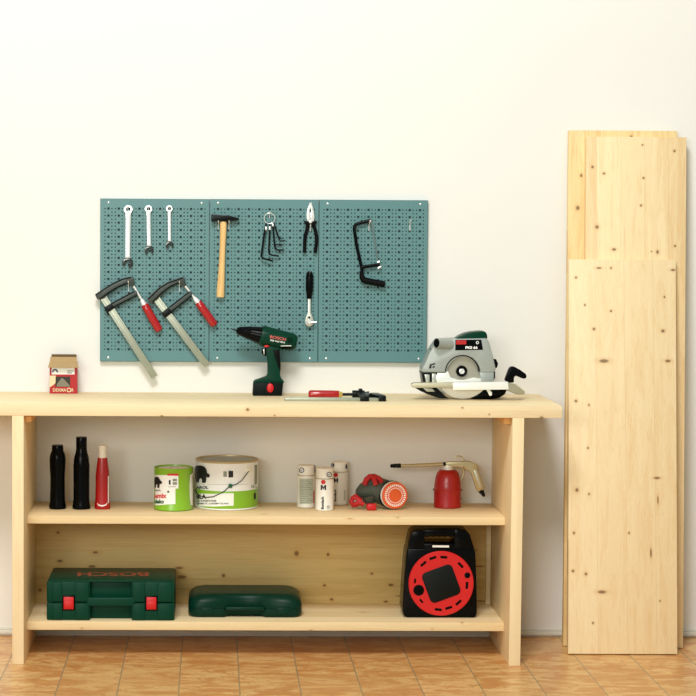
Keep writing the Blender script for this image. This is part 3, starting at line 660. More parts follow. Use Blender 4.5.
mb = MB().ppx([(253.2, 382.2), (283.0, 382.2), (281.8, 394.2), (281.0, 395.2), (253.4, 395.2), (252.4, 394.0)], yc - .035, yc + .035, .004)
for px in (255.5, 258.5, 261.5, 264, 275.5, 278.5): mb.ppx([(px, 385), (px + .9, 385), (px + .9, 394), (px, 394)], yc - .0362, yc - .03, .0008)
obj('battery', mb, plain('battery_black_green', (5, 16, 13), .42, 0, .1, spec=.13), r)
mb = MB(); e = A2(270, 387.2); mb.ball((e.x, yc - .035, e.z), .0128, 0, (1, .35, 1.32)); obj('battery_button', mb, RED, r, 'red oval battery button')
mb = MB(); mb.ball((e.x, yc - .034, e.z), .0168, 0, (1, .15, 1.28)); obj('button_surround', mb, BLACK, r)
obj('trigger', MB().ppx([(261.8, 348.6), (266.6, 347.6), (266.8, 356), (263.4, 355.4), (261.4, 353)], yc - .009, yc + .009, .002), BLACK, r)
obj('trigger_face', MB().ppx([(263.2, 349.2), (264.6, 348.9), (264.6, 354.6), (263.6, 354.2)], yc - .0102, yc - .008, .0005), STEEL, r)
rb = MB(); e = A2(266.4, 345.8); rb.ball((e.x, yc - .026, e.z), .010, 0, (1, .45, .42)); obj('direction_switch', rb, RED, r, 'red direction switch')
def Mh(px, py):      # onto the round housing
    a, q = Vector(A2(261.4, 335.8)), Vector(A2(291, 341.8)); D = q - a; t = (px - 261.4) / 29.6; rr = (10.2 + (8.9 - 10.2) * t) * s
    dz = (A2(px, py).z - (a.z + D.z * t)); return Vector((A2(px, py).x, yc - math.sqrt(max(1e-8, (rr + .0012) ** 2 - dz * dz)), A2(px, py).z))
mb = MB().text('BOSCH', (269.8, 334.6, 285.6, 337.4), Mh, 0, bold=.03, slope=.19)
mb.text('PSR 14,4 VE-2', (270.0, 338.8, 284.6, 340.8), Mh, 1, bold=.03, slope=.16)
mb.decal([(280.4, 345.0), (291, 344.8), (291, 345.7), (280.4, 345.9)], Mh, 1, 1)
obj('lettering', mb, [plain('pale_red_print', (206, 84, 76), .5), WHITE], r, 'red and white lettering on the housing')
vt = MB()
for i, px in enumerate((287.4, 289.2, 291.0)): vt.decal([(px, 336.2 + i * .4), (px + .8, 336.3 + i * .4), (px + 1.0, 342.4), (px + .2, 342.3)], Mh, 0, 1)
vt.decal([(280.8, 346.6), (291.6, 346.2), (291.6, 348.2), (281.2, 348.6)], Mh, 0, 1)
obj('vents', vt, BLACK, r)

# ------------------------------------------------------------------ circular saw
yf = -.262
c = on(460, 399, 2, ZT); r = thing('circular_saw', 'grey and green circular saw resting on its base plate on the worktop', 'saw', (c.x, -.22, ZT))
mb = MB().ppx([(420.4, 371.4), (420.8, 366.6), (423.4, 362.6), (427.0, 353.6), (431.0, 346.6), (436.4, 338.8), (455.5, 338.0), (484.6, 337.4), (487.0, 340.6), (491.0, 354.6), (494.0, 368.6), (491.6, 371.6), (478.6, 372.0), (477.4, 366.4), (474.6, 361.6), (470.4, 357.6), (463.4, 355.4), (456.4, 356.8), (450.6, 360.8), (446.6, 366.4), (445.2, 371.6)], yf, yf + .10, .005, seg=3)
obj('motor_housing', mb, SAWGREY, r)
mb = MB().ppx([(419.8, 371.2), (445, 371.2), (445, 373), (437, 373), (437, 383.4), (422, 383.4), (420.6, 373)], yf + .006, yf + .09, .002)
obj('guard_bracket', mb, DKSTEEL, r)
obj('bracket_plate', MB().ppx([(424.5, 374.5), (429.5, 374.5), (429.5, 382), (426, 382)], yf + .003, yf + .008, .0006).ppx([(432, 373.6), (436, 373.6), (436, 383), (432, 383)], yf + .003, yf + .008, .0006), STEEL, r)
obj('top_grip', MB().ppx([(454.4, 338.6), (459, 335.4), (464, 333.0), (470, 331.6), (478, 330.8), (483.6, 330.8), (485.6, 333.2), (486.2, 338.4)], yf + .006, yf + .085, .005, seg=3), GREEN, r, 'dark green top grip')
a, q = at(436.6, 343.2, yf - .026), at(449.5, 343.8, yf + .006)
obj('dust_port', MB().tube([a, a + (q - a) * .1, q], [.0185, .0180, .0205], 24), SAWGREY, r)
obj('dust_port_mouth', MB().tube([a - (q - a).normalized() * .0008, a + (q - a) * .05], [.0160, .0160], 24), BLACK, r)
mb = MB().ppx([(455.4, 339.8), (481.2, 339.6), (483.0, 349.7), (455.2, 350.3)], yf - .0012, yf + .002, 0)
obj('name_plate', mb, BLACK, r)
Mp = lambda px, py: at(px, py, yf - .0018)
Mp2 = lambda px, py: at(px, py, yf - .0022)
cir = lambda x, y_, q, n_=20, qy=None: [(x + q * math.cos(2 * PI * k / n_), y_ + (qy or q) * math.sin(2 * PI * k / n_)) for k in range(n_)]
mb = MB().decal([(456.2, 340.4), (466.2, 340.3), (466.2, 344.3), (456.1, 344.4)], Mp, 0)
mb.text('BOSCH', (457.0, 341.2, 465.2, 343.5), Mp2, 2, bold=.02)
mb.text('PKS 66', (465.4, 346.2, 477.6, 348.9), Mp, 1, bold=.05); mb.decal(cir(477.4, 342.6, 1.5), Mp, 1); mb.decal(cir(477.4, 342.6, .8), Mp2, 3)
obj('lettering', mb, [RED, WHITE, plain('dull_red_print', (150, 40, 40), .5), BLACK], r, 'red and white plate lettering')
mb = MB(); c = at(462, 371.6, yf + .02); S = 3.55e-3
mb.lathe([(.0001, 0), (.0720, 0), (.0720, .002), (.0001, .002)], (c.x, yf + .022, c.z), 56, axis=(0, -1, 0)); obj('blade', mb, BLADE, r)
c = at(462, 371.4, yf)
obj('arbor', MB().lathe([(.0200, 0), (.0200, .012), (.0170, .016), (.0120, .016), (.0120, .013)], (c.x, yf + .02, c.z), 28, axis=(0, -1, 0)), BLACK, r)
obj('arbor_bolt', MB().lathe([(.0105, 0), (.0105, .019), (.006, .020), (.0055, .014), (0, .014)], (c.x, yf + .02, c.z), 6, axis=(0, -1, 0)), CHROME, r)
c2 = at(462.2, 372.2, yf)
obj('guard_rim', MB().ring((c2.x, c2.z), .0615, .0580, yf - .0012, yf + .02, 36, 0, math.radians(2), math.radians(178)), BLACK, r)
# swinging lower guard: a half disc under the arbor
cx_, cy_ = 462.5, 371.2
arc = [(cx_ + 28.2 * math.cos(a), cy_ + 27.4 * math.sin(a)) for a in [math.radians(14 + k * 152 / 26) for k in range(27)]]
mb = MB().ppx(arc + [(436, 374.6), (447.6, 373.8), (451.2, 377.6), (457, 379.4), (462, 380.4), (470, 378.6), (478, 378.4)], yf + .004, yf + .020, .0015)
obj('lower_guard', mb, SAWWHITE, r, 'polished white lower blade guard')
obj('lower_guard_ear', MB().ppx([(437.2, 373.0), (445.2, 373.0), (448, 371.0), (450.4, 377.6), (456, 379.8), (466, 379.8), (474, 377.4), (480, 379.4), (480.4, 382.6), (437.2, 382.6)], yf + .001, yf + .0045, .0008), SAWWHITE, r)
obj('rear_housing', MB().ppx([(478, 371.4), (492.4, 371.4), (492.0, 380), (489, 383.4), (480, 383.4)], yf + .002, yf + .09, .002), SAWGREY, r)
obj('hinge', MB().ppx([(490.4, 371.8), (494.4, 371), (494.4, 377), (492, 382), (490, 383)], yf + .004, yf + .05, .002), BLACK, r)
pz = at(460, 384.2, yf - .035).z
zp0 = at(460, 388.0, yf - .035).z
yp = yf - .035
mb = MB().ppx([(411.2, 383.8), (414.0, 382.6), (508, 381.8), (508.4, 386.6), (453, 386.9), (414, 387.6), (411.6, 386.6)], yp, yf + .004, .0018)
xpl = at(415, 385, yp).x; xpr = at(505, 385, yp).x
mb.box((xpl + .02, yf + .030, zp0 - .002), (xpr, yf + .11, zp0 + .004), .001)
obj('base_plate', mb, PLATE, r)
obj('fence_bar', MB().ppx([(452.8, 382.6), (507.6, 381.6), (508.6, 389.4), (452.8, 390.0)], yp - .008, yp + .004, .0012), SAWWHITE, r)
obj('plate_end', MB().solid([at(508, 382.4, yp), at(515.4, 384.0, yp + .03), at(525, 391.4, yp + .045), at(524.4, 394.6, yp + .045), at(519, 394.8, yp + .02), at(508, 390.2, yp)], [p + Vector((-.004, .05, -.002)) for p in (at(508, 382.4, yp), at(515.4, 384.0, yp + .03), at(525, 391.4, yp + .045), at(524.4, 394.6, yp + .045), at(519, 394.8, yp + .02), at(508, 390.2, yp))], .001), PLATE, r)
mb = MB().ppx([(413.6, 387.0), (436, 387.0), (446, 396.6), (449, 398.2), (439, 398.2), (428, 394.4), (420, 390.8)], yp + .030, yp + .046, .001)
obj('bevel_strut', mb, DKSTEEL, r)
obj('strut_link', MB().ppx([(423, 388.2), (432, 388.2), (435, 391.6), (427, 391.6)], yp + .027, yp + .032, .0006), STEEL, r)
obj('shadowed_base', MB().ppx([(478, 388), (506, 388), (503.6, 393.4), (498, 397.0), (490, 398.4), (476, 398.6), (470, 398)], yf + .024, yf + .10, .004), BLACK, r)  # black here also paints the shadow under the base plate
obj('bevel_lever', MB().ppx([(486.4, 389.6), (489.6, 389.4), (492, 392.4), (491.8, 395.4), (489.6, 396), (488.4, 393.6)], yp + .004, yp + .010, .0012), SAWWHITE, r)
mb = MB().ppx([(504.2, 380.2), (506.4, 374), (508.6, 368.4), (510.4, 366.4), (513.6, 366.2), (520, 369.8), (525.4, 373.6), (526.4, 376.0), (525.6, 378.2), (523, 378.6), (519, 377.2), (515.4, 375.4), (513.6, 377.4), (513.6, 382.4), (508, 382.6)], yf - .02, yf + .005, .004, seg=3)
obj('bevel_knob', mb, BLACK, r, 'black wing knob')
obj('lock_knob', MB().ppx([(492.8, 358.6), (495.8, 359), (497.8, 363.6), (496.4, 368), (494.6, 367.6)], yf + .02, yf + .045, .002), BLACK, r)
Mq = lambda px, py: at(px, py, yf - .0006)
mb = MB().decal([(428.8, 368.6), (430, 364.2), (435, 363.0), (435.2, 364.4), (431.6, 365.2), (431.4, 368.4)], Mq, 0).decal([(432.6, 366.2), (434.8, 365.8), (434.6, 367.6), (432.4, 367.9)], Mq, 0)
obj('emblem', mb, INK, r)
obj('cover_screw', MB().lathe([(.0045, 0), (.0045, .002), (.003, .003)], at(431.4, 349.4, yf + .02), 12, axis=(-.6, -1, 0)), BLACK, r)

# ------------------------------------------------------------------ bottles on the upper shelf
Z1 = .5013
def px_profile(x, pts, Y):          # (py, half width px) -> profile above the shelf
    sc = (at(x + 1, 500, Y) - at(x, 500, Y)).length; zb = None; out = []
    for py, hw in pts:
        z = at(x, py, Y).z
        if zb is None: zb = z
        out.append((hw * sc, z - zb))
    return out
Y = -.19; c = on(57.6, 509.6, 2, Z1)
r = thing('bottle', 'shorter black bottle, leftmost on the upper shelf', 'bottle', (at(57.6, 509, Y).x, Y, Z1), 'bottles at the left end of the upper shelf')
o3 = Vector(r.location) + Vector((0, 0, .0002))
pr_ = px_profile(57.6, [(509.0, 8.0), (508.4, 8.5), (506.5, 8.6), (502, 7.8), (490, 7.4), (478, 7.3), (468, 7.9), (461, 8.2), (457, 8.0), (453.6, 7.1), (451.6, 6.0)], Y)
obj('bottle_body', MB().lathe(pr_, o3, 40), BLACK, r)
h = pr_[-1][1]; obj('bottle_cap', MB().lathe([(.0208, h), (.0212, h + .004), (.0205, h + .018), (.019, h + .0225), (.0, h + .023)], o3, 32), BLACK, r)
r = thing('bottle', 'taller black bottle with long neck between a black and a red bottle', 'bottle', (at(81.4, 509, Y).x, Y, Z1), 'bottles at the left end of the upper shelf')
o3 = Vector(r.location) + Vector((0, 0, .0002))
pr_ = px_profile(81.4, [(509.0, 8.6), (508.4, 9.0), (507, 9.1), (504, 8.5), (499, 8.1), (480, 8.1), (467, 8.2), (464.6, 8.3), (464.4, 8.0), (459, 7.6), (455, 6.6), (452, 5.8), (449, 5.4)], Y)
obj('bottle_body', MB().lathe(pr_, o3, 40), BLACK, r)
h = pr_[-1][1]; obj('bottle_cap', MB().lathe([(.0190, h), (.0196, h + .002), (.0196, h + .040), (.0186, h + .0425), (.0, h + .0425)], o3, 32), BLACK, r)
r = thing('bottle', 'red bottle with cream cap beside the black bottles', 'bottle', (at(102.4, 509, Y).x, Y, Z1), 'bottles at the left end of the upper shelf')
o3 = Vector(r.location) + Vector((0, 0, .0002))
pr_ = px_profile(102.4, [(509.0, 7.6), (508.4, 8.0), (505.6, 7.9), (500, 7.2), (488, 6.9), (476, 6.8), (472, 6.5), (466, 5.8), (460, 5.0), (457.8, 4.6), (457.4, 3.6)], Y)
obj('bottle_body', MB().lathe(pr_, o3, 40, fy=.8), REDP, r)
h = pr_[-1][1]; obj('bottle_cap', MB().lathe([(.0150, h - .002), (.0150, h + .012), (.0142, h + .0145), (.0142, h + .0235), (.0152, h + .026), (.0155, h + .036), (.0172, h + .0375), (.0172, h + .0425), (.0, h + .043)], o3, 32), CREAM, r, 'cream cap')
Mr = lambda px, py: at(px, py, Y - .8 * math.sqrt(max(1e-6, .0280 ** 2 - (at(px, py, Y - .02).x - o3.x) ** 2)) - .0015)
obj('print', MB().decal([(97.4, 502.8), (98.6, 504.4), (102, 505.2), (105.6, 504.4), (107.2, 502.6), (107.4, 503.6), (105.8, 505.6), (102, 506.6), (98.4, 505.6), (97.2, 503.8)], Mr, 0, 1).decal([(107.9, 476), (108.9, 476), (108.9, 503), (107.9, 503)], Mr, 0, 2), WHITE, r, 'white curved print and a painted highlight along the right edge')  # the curve is print, the narrow upright strip a painted highlight

# ------------------------------------------------------------------ paint cans
class Prints:
    def __init__(p, root, mats, lab): p.r, p.m, p.lab, p.d = root, mats, lab, {}
    def __call__(p, name): return p.d.setdefault(name, MB())
    def done(p):
        for k, mb in p.d.items(): obj(k, mb, p.m, p.r, p.lab.get(k))
def cyl_map(cx_, cy_, R_, eps):
    def M(px, py):
        d = ray(px, py); o = CAM; dx, dy = d.x, d.y; ox, oy = o.x - cx_, o.y - cy_
        A_ = dx * dx + dy * dy; B_ = ox * dx + oy * dy; C_ = ox * ox + oy * oy - (R_ + eps) ** 2; D_ = B_ * B_ - A_ * C_
        t = (-B_ - math.sqrt(max(D_, 0))) / A_; return o + d * t
    return M
def can_body(R_, h, lip=.003):
    return [(R_ - .004, 0), (R_, .002), (R_ + .0008, .004), (R_, .006), (R_, h - .008), (R_ + .0012, h - .005), (R_ + .0012, h - .001), (R_, h), (R_ - lip, h), (R_ - lip - .001, h - .006)]
gx, gy = at(173.4, 500, -.19).x, -.188; R_ = .0697
zt_ = at(173.4, 464.4, gy + R_).z; H_ = zt_ - Z1
r = thing('paint_can', 'smaller lime green paint can with white label, beside the big can', 'paint can', (gx, gy, Z1), 'paint cans on the upper shelf')
obj('can', MB().lathe(can_body(R_, H_), (gx, gy, Z1 + .0002), 64), LIME, r)
obj('lid', MB().lathe([(R_ - .004, H_ - .006), (R_ - .010, H_ - .006), (R_ - .012, H_ - .004), (0, H_ - .004)], (gx, gy, Z1), 64), LIDGREY, r)
M1, M2, M3 = (cyl_map(gx, gy, R_, e) for e in (.0006, .0011, .0016))
P = Prints(r, [WHITE, INK, INKGREEN, INKRED, INKGREY], {'label': 'white label with red and green words', 'price_sticker': 'white sticker with red top strip', 'elephant_emblem': 'black elephant'})
P('label').decal([(153.9, 475), (164, 475), (175.4, 475.4), (175.4, 504), (166, 504.5), (153.9, 505.6)], M1, 0, 3)
P('side_label').decal([(190.2, 475), (193, 472.6), (193, 505), (191, 505.4), (189.8, 498), (189.4, 486)], M1, 0, 2)
K = P('price_sticker'); K.decal([(167.0, 475.2), (178.4, 475.4), (178.4, 488.6), (167.0, 488.8)], M2, 0, 2)
K.decal([(167.4, 473.6), (178.6, 473.6), (178.6, 475.8), (167.4, 475.6)], M3, 3, 2)
P('elephant_emblem').decal([(154.2, 478.2), (155.8, 476.6), (158.4, 477.2), (160.2, 480.2), (162.2, 482.2), (161.2, 484.2), (159.8, 483.6), (159.2, 488.0), (157.4, 488.0), (157.2, 484.4), (156.2, 484.2), (155.8, 487.8), (154.4, 487.4)], M3, 1, 3)
L = P('label'); L.text('AROL', (154.8, 489.6, 161, 491.2), M2, 1, bold=.03)
L.text('amix', (154.2, 493.4, 166.6, 498.2), M2, 3, bold=.04); L.text('deko', (154.2, 499.4, 164, 503.6), M2, 2, bold=.05)
K.text('1', (168.8, 480.0, 170.6, 484.6), M3, 1, bold=.06); K.decal([(172.6, 478.8), (177.0, 478.8), (177.0, 481.4), (172.6, 481.4)], M3, 4, 1); K.decal([(172.6, 482.2), (177.0, 482.2), (177.0, 484.8), (172.6, 484.8)], M3, 4, 1)
L.decal(cir(168.2, 491.8, 1.1), M3, 2, 0); K.decal([(168, 486.6), (176, 486.4), (176, 487), (168, 487.1)], M3, 4, 1)
P.done()

bx, by = at(226.8, 490, -.12).x, -.125; R_ = .1130
zt_ = at(226.8, 455.0, by + R_).z; H_ = zt_ - Z1
r = thing('paint_can', 'large white and green paint can with wire handle on the upper shelf', 'paint can', (bx, by, Z1), 'paint cans on the upper shelf')
mb = MB().lathe(can_body(R_, H_), (bx, by, Z1 + .0002), 72)
obj('can', mb, CANWHITE, r)
obj('rim', MB().lathe([(R_ - .004, H_ - .004), (R_ + .0022, H_ - .006), (R_ + .0026, H_ - .001), (R_, H_ + .0015), (R_ - .004, H_ + .001), (R_ - .005, H_ - .004)], (bx, by, Z1), 72, caps=False), plain('tan_rim', (196, 178, 138), .4, .3), r, 'tan rim')
obj('lid', MB().lathe([(R_ - .004, H_ - .004), (R_ - .012, H_ - .005), (R_ - .014, H_ - .003), (0, H_ - .003)], (bx, by, Z1), 64), plain('grey_lid', (160, 166, 158), .4, .2), r, 'grey lid')
zg = at(226, 491.4, by - R_).z - Z1
obj('lower_band', MB().lathe([(R_ + .0004, .0075), (R_ + .0006, .008), (R_ + .0006, zg - .0005), (R_ + .0003, zg)], (bx, by, Z1), 72, caps=False), LIME, r, 'lime green lower band')
M1, M2, M3 = (cyl_map(bx, by, R_, e) for e in (.0010, .0016, .0022))
P = Prints(r, [WHITE, INK, INKGREEN, INKRED, INKGREY, INKPALE], {'elephant_emblem': 'black elephant', 'label': 'white label with black lettering'})
P('label').decal([(194.4, 493.6), (214, 493.8), (233.8, 493.2), (233.6, 505.6), (214, 506.6), (194.4, 506.0)], M1, 0, 3)
P('elephant_emblem').decal([(x / 8.7 + 185, y_ / 8.7 + 445) for x, y_ in [(84, 205), (90, 186), (106, 178), (140, 178), (168, 188), (186, 212), (192, 246), (205, 250), (216, 262), (212, 280), (196, 284), (186, 276), (180, 328), (148, 330), (146, 300), (136, 288), (124, 296), (118, 326), (96, 322), (92, 296), (86, 290)]], M3, 1, 3)
P('brand_name').text('AROL', (196, 486.0, 208.2, 488.9), M2, 1, bold=.03)
P('label').text('SILA', (195.4, 494.2, 206, 499.0), M2, 1, bold=.05); P('label').text('UNI INNENFARBE', (196, 500.0, 216.4, 501.7), M2, 1, bold=.02); P('label').text('TIEFMATT, LOESEMITTELFREI', (196, 502.8, 228.4, 504.6), M2, 1, bold=.02)
P('shade_sticker').decal([(222.6, 470.6), (234.2, 470.4), (234.2, 478.6), (222.6, 478.8)], M1, 0, 2)
P('shade_sticker').decal([(223.4, 471.4), (227.0, 471.3), (227.0, 476.8), (223.4, 476.9)], M2, 4, 1); P('shade_sticker').decal([(228.4, 470.9), (233.2, 470.8), (233.2, 477.4), (228.4, 477.5)], M2, 1, 1)
P('side_print').decal([(254.8, 465), (257.4, 464.6), (257.0, 484), (254.6, 484.6)], M1, 4, 2)
P('volume_print').text('10 L', (251.2, 485.0, 257.6, 488.0), M2, 4, bold=.02); P('side_mark').decal([(253.8, 493.6), (256.0, 492.4), (256.0, 498.6), (254.0, 499.6)], M2, 1, 1)
P('thin_line').decal([(196, 484.4), (248, 484.2), (248, 484.6), (196, 484.8)], M1, 5, 3)
P.done()
M4 = cyl_map(bx, by, R_, .004)
wp = [(249.4, 470.2), (246.6, 474.0), (241.8, 480.4), (236.2, 484.4), (230.4, 485.8), (223.4, 491.8), (213.6, 496.6), (206.6, 497.4), (198.6, 495.6), (194.9, 489.6)]
obj('wire_handle', MB().tube([M4(*q) for q in wp], .0015, 8), DKSTEEL, r, 'thin wire handle')
p = M4(230.4, 485.8); obj('handle_grip', MB().ball(p, .0078, 0, (1, .5, 1)), INKGREEN, r, 'green grip bead')
p = M4(249, 469.8); nv = Vector((p.x - bx, p.y - by, 0)).normalized(); q0 = Vector((bx, by, p.z)) + nv * (R_ - .002)
obj('handle_ear', MB().lathe([(.0130, 0), (.0130, .004), (.009, .006), (.0045, .0062), (.004, .008), (0, .008)], q0, 24, axis=nv), CREAM, r)

# ------------------------------------------------------------------ spray cans
def spray(label, xc, Y, R_, ztop_py, cap_py, marks):
    x = at(xc, 490, Y).x
    r = thing('spray_can', label, 'spray can', (x, Y, Z1), 'white spray cans on the upper shelf')
    zt_ = at(xc, ztop_py, Y).z - Z1; zc = at(xc, cap_py, Y - R_).z - Z1
    obj('can', MB().lathe([(R_ - .003, 0), (R_, .0015), (R_ + .0006, .0035), (R_, .0055), (R_, zc - .010), (R_ - .0010, zc - .006), (R_ - .003, zc - .0015), (R_ - .004, zc + .002)], (x, Y, Z1 + .0002), 44), SPRAY, r)
    obj('rim', MB().lathe([(R_ - .0035, zc - .0018), (R_ - .0004, zc - .0012), (R_ - .0004, zc + .0006), (R_ - .0035, zc + .001)], (x, Y, Z1), 44, caps=False), plain('tin_rim', (176, 164, 128), .4, .5), r, 'tin rim')
    obj('cap', MB().lathe([(R_ - .0022, zc + .0006), (R_ - .0022, zt_ - .003), (R_ - .004, zt_ - .0006), (R_ - .007, zt_), (0, zt_)], (x, Y, Z1), 44), SPRAY, r)
    M1, M2 = cyl_map(x, Y, R_, .0008), cyl_map(x, Y, R_, .0014); MC, MC2 = cyl_map(x, Y, R_ - .0022, .0006), cyl_map(x, Y, R_ - .0022, .001)
    P = Prints(r, [INK, INKRED, INKBLUE, INKPALE, INKGREY, WHITE], {'red_dot': 'red dot', 'cap_emblem': 'dark blue ring emblem'}); marks(P, M1, M2, MC, MC2); P.done()
def annul(x, y_, q, k_): return [(x + q * math.cos(a), y_ + q * math.sin(a)) for a in [2 * PI * k / 20 for k in range(20)]]
def sym(mb, MC, MC2, x, y_, q=2.7):
    mb.decal(cir(x, y_, q), MC, 2, 1); mb.decal(cir(x, y_, q * .68), MC2, 5, 1)
    mb.decal([(x - q * .5, y_ - .2), (x - q * .1, y_ + q * .5), (x + q * .6, y_ - q * .7), (x - q * .05, y_ - q * .05)], lambda a, b_: MC2(a, b_) + Vector((0, -.0005, 0)), 2, 0)
def letter_m(mb, M, x0, y0, x1, y1, mi):
    w = x1 - x0; h = y1 - y0; X = lambda q: x0 + w * q; Yv = lambda q: y0 + h * q
    mb.decal([(X(.02), Yv(0)), (X(.30), Yv(0)), (X(.5), Yv(.45)), (X(.70), Yv(0)), (X(.98), Yv(0)), (X(.98), Yv(1)), (X(.70), Yv(1)), (X(.70), Yv(.48)), (X(.5), Yv(.9)), (X(.30), Yv(.48)), (X(.30), Yv(1)), (X(.02), Yv(1))], M, mi, 0)
def mk_left(P, M1, M2, MC, MC2):
    sym(P('cap_emblem'), MC, MC2, 301.6, 470.2)
    P('text_panel').decal([(299.4, 478.6), (313.2, 478.6), (313.2, 503.4), (299.4, 504.2)], M1, 3, 3)
    for k in range(13): P('text_panel').decal([(300.0, 479.8 + k * 1.85), (308.8 + 3 * ((k * 7) % 3) / 2, 479.8 + k * 1.85), (308.8 + 3 * ((k * 7) % 3) / 2, 480.4 + k * 1.85), (300.0, 480.4 + k * 1.85)], M2, 4, 2)
    P('side_print').decal([(313.4, 491), (314.4, 491), (314.4, 503), (313.4, 503)], M2, 1, 1); P('cap_side_emblem').decal([(314.4, 465), (315.4, 465.4), (315.4, 473), (314.6, 473)], MC, 2, 1)
def mk_mid(P, M1, M2, MC, MC2):
    sym(P('cap_emblem'), MC, MC2, 329.2, 474.6)
    P('red_dot').decal(cir(323.3, 482.1, 2.3), M1, 1, 1); letter_m(P('letter'), M1, 320.6, 485.0, 326.2, 490.0, 0)
    P('product_name').text('Buntlack', (321.0, 496.4, 323.9, 509.2), M1, 0, rot=90, bold=.04)
    for k in range(5): P('fine_print').decal([(326.8 + k * .6, 505.4), (327.1 + k * .6, 505.4), (327.1 + k * .6, 509), (326.8 + k * .6, 509)], M1, 4, 0)
def mk_right(P, M1, M2, MC, MC2):
    P('cap_emblem').decal(cir(332.6, 465.2, 1.8, 16, 2.2), MC, 2, 1); P('cap_side_emblem').decal(cir(346.4, 466.6, 1.0, 16, 2.6), MC, 2, 1)
    P('red_dot').decal(cir(335.8, 475.0, 2.2), M1, 1, 1); letter_m(P('letter'), M1, 333.8, 478.0, 338.2, 482.6, 0)
    P('product_name').text('Buntlack', (334.2, 489.2, 336.2, 501.4), M1, 0, rot=90, bold=.04); P('side_print').decal([(344.0, 490), (345.2, 490), (345.2, 500), (344.0, 500.4)], M1, 3, 1)
spray('leftmost white spray can, showing its small printed text', 306.2, -.125, .0330, 464.8, 475.8, mk_left)
spray('front white spray can with red dot, in the middle of the three', 324.6, -.200, .0328, 467.6, 479.0, mk_mid)
spray('rear white spray can, partly behind the middle one', 339.2, -.050, .0318, 461.4, 472.2, mk_right)

# ------------------------------------------------------------------ respirator
Yc = -.195; fc = at(394.9, 495.4, Yc); ax = Vector((.26, -1, .05)).normalized(); R_ = .0480
fc.z = Z1 + .0530
r = thing('respirator', 'half mask respirator with orange filter disc and red straps on the shelf', 'respirator', (fc.x - .03, Yc, Z1))
obj('filter_case', MB().lathe([(.030, -.050), (.0485, -.046), (.0510, -.038), (.0510, -.020), (.049, -.018)], fc, 48, axis=ax), RUBBER, r, 'black filter holder')
obj('filter_ring', MB().lathe([(.0488, -.021), (.0494, -.019), (.0494, -.006), (.0480, -.004)], fc, 48, axis=ax), WHITE, r, 'white filter ring')
obj('filter_disc', MB().lathe([(.0480, -.0045), (.0486, -.003), (.0482, .002), (.0450, .0045), (.022, .0045), (.0205, .0062), (0, .0066)], fc, 48, axis=ax), ORANGE, r, 'orange filter face')
u = Vector((1, 0, 0)); u = (u - ax * u.dot(ax)).normalized(); v = ax.cross(u)
if v.z < 0: v = -v
mb = MB()
for cnt, r0, r1, w0, w1 in ((30, .0325, .0405, .0020, .0026), (30, .0245, .0288, .0012, .0015)):
    for k in range(cnt):
        a = 2 * PI * k / cnt; d = u * math.cos(a) + v * math.sin(a); e = -u * math.sin(a) + v * math.cos(a); o = fc + ax * .0040
        q = [o + d * r0 - e * w0, o + d * r0 + e * w0, o + d * r1 + e * w1, o + d * r1 - e * w1]
        mb.solid([p_ + ax * .0012 for p_ in q], q, 0)
obj('filter_slots', mb, WHITE, r, 'rings of white slots')
F = lambda px, py, Y_: at(px, py, Y_)
cc = fc - ax * .05
mb = MB().tube([fc - ax * .040, fc - ax * .055 + Vector((-.010, 0, .002)), F(377, 489.5, -.140), F(369.5, 489.5, -.140), F(362.5, 491.5, -.145), F(358.2, 493.5, -.150), F(356.6, 494.4, -.155)], [.042, .048, .0465, .041, .029, .017, .006], 24, flat=.95)
mb.tube([F(372, 486, -.145), F(370.8, 480, -.145), F(372, 476.6, -.145)], [.030, .025, .012], 16)
mb.tube([F(368, 496, -.165), F(369.5, 501, -.165), F(371.5, 504, -.170)], [.026, .020, .012], 14)
obj('face_piece', mb, MASKGREY, r, 'olive grey rubber face piece', smooth=70)
for pts, rad in (([(364.4, 484.6, -.172), (366.2, 479.8, -.172), (369.4, 476.6, -.172), (374.0, 476.4, -.170), (378.6, 478.4, -.168), (381.4, 482.2, -.168)], .0100), ([(372.6, 477.2, -.180), (374.4, 480.4, -.194), (376.0, 485.0, -.196)], .0085),
                 ([(356.6, 495.8, -.17), (353.0, 498.0, -.175), (351.2, 501.4, -.178), (353.2, 505.0, -.180), (356.4, 504.4, -.190), (359.6, 502.6, -.192), (363.6, 504.4, -.192)], .0090), ([(353.8, 497.6, -.18), (357.4, 498.2, -.19), (361.2, 501.2, -.192)], .0088)):
    P3 = [F(*q) for q in pts]
    obj('strap', MB().tube(P3, rad, 12, flat=1.5, flat_dir=(0, 1, 0)), STRAPRED, r, 'red strap')
p = F(371.4, 506.0, -.205); obj('valve', MB().box((p.x - .0175, p.y - .012, Z1 + .0006), (p.x + .0175, p.y + .014, Z1 + .0245), .006, seg=3), RED, r, 'red valve block')

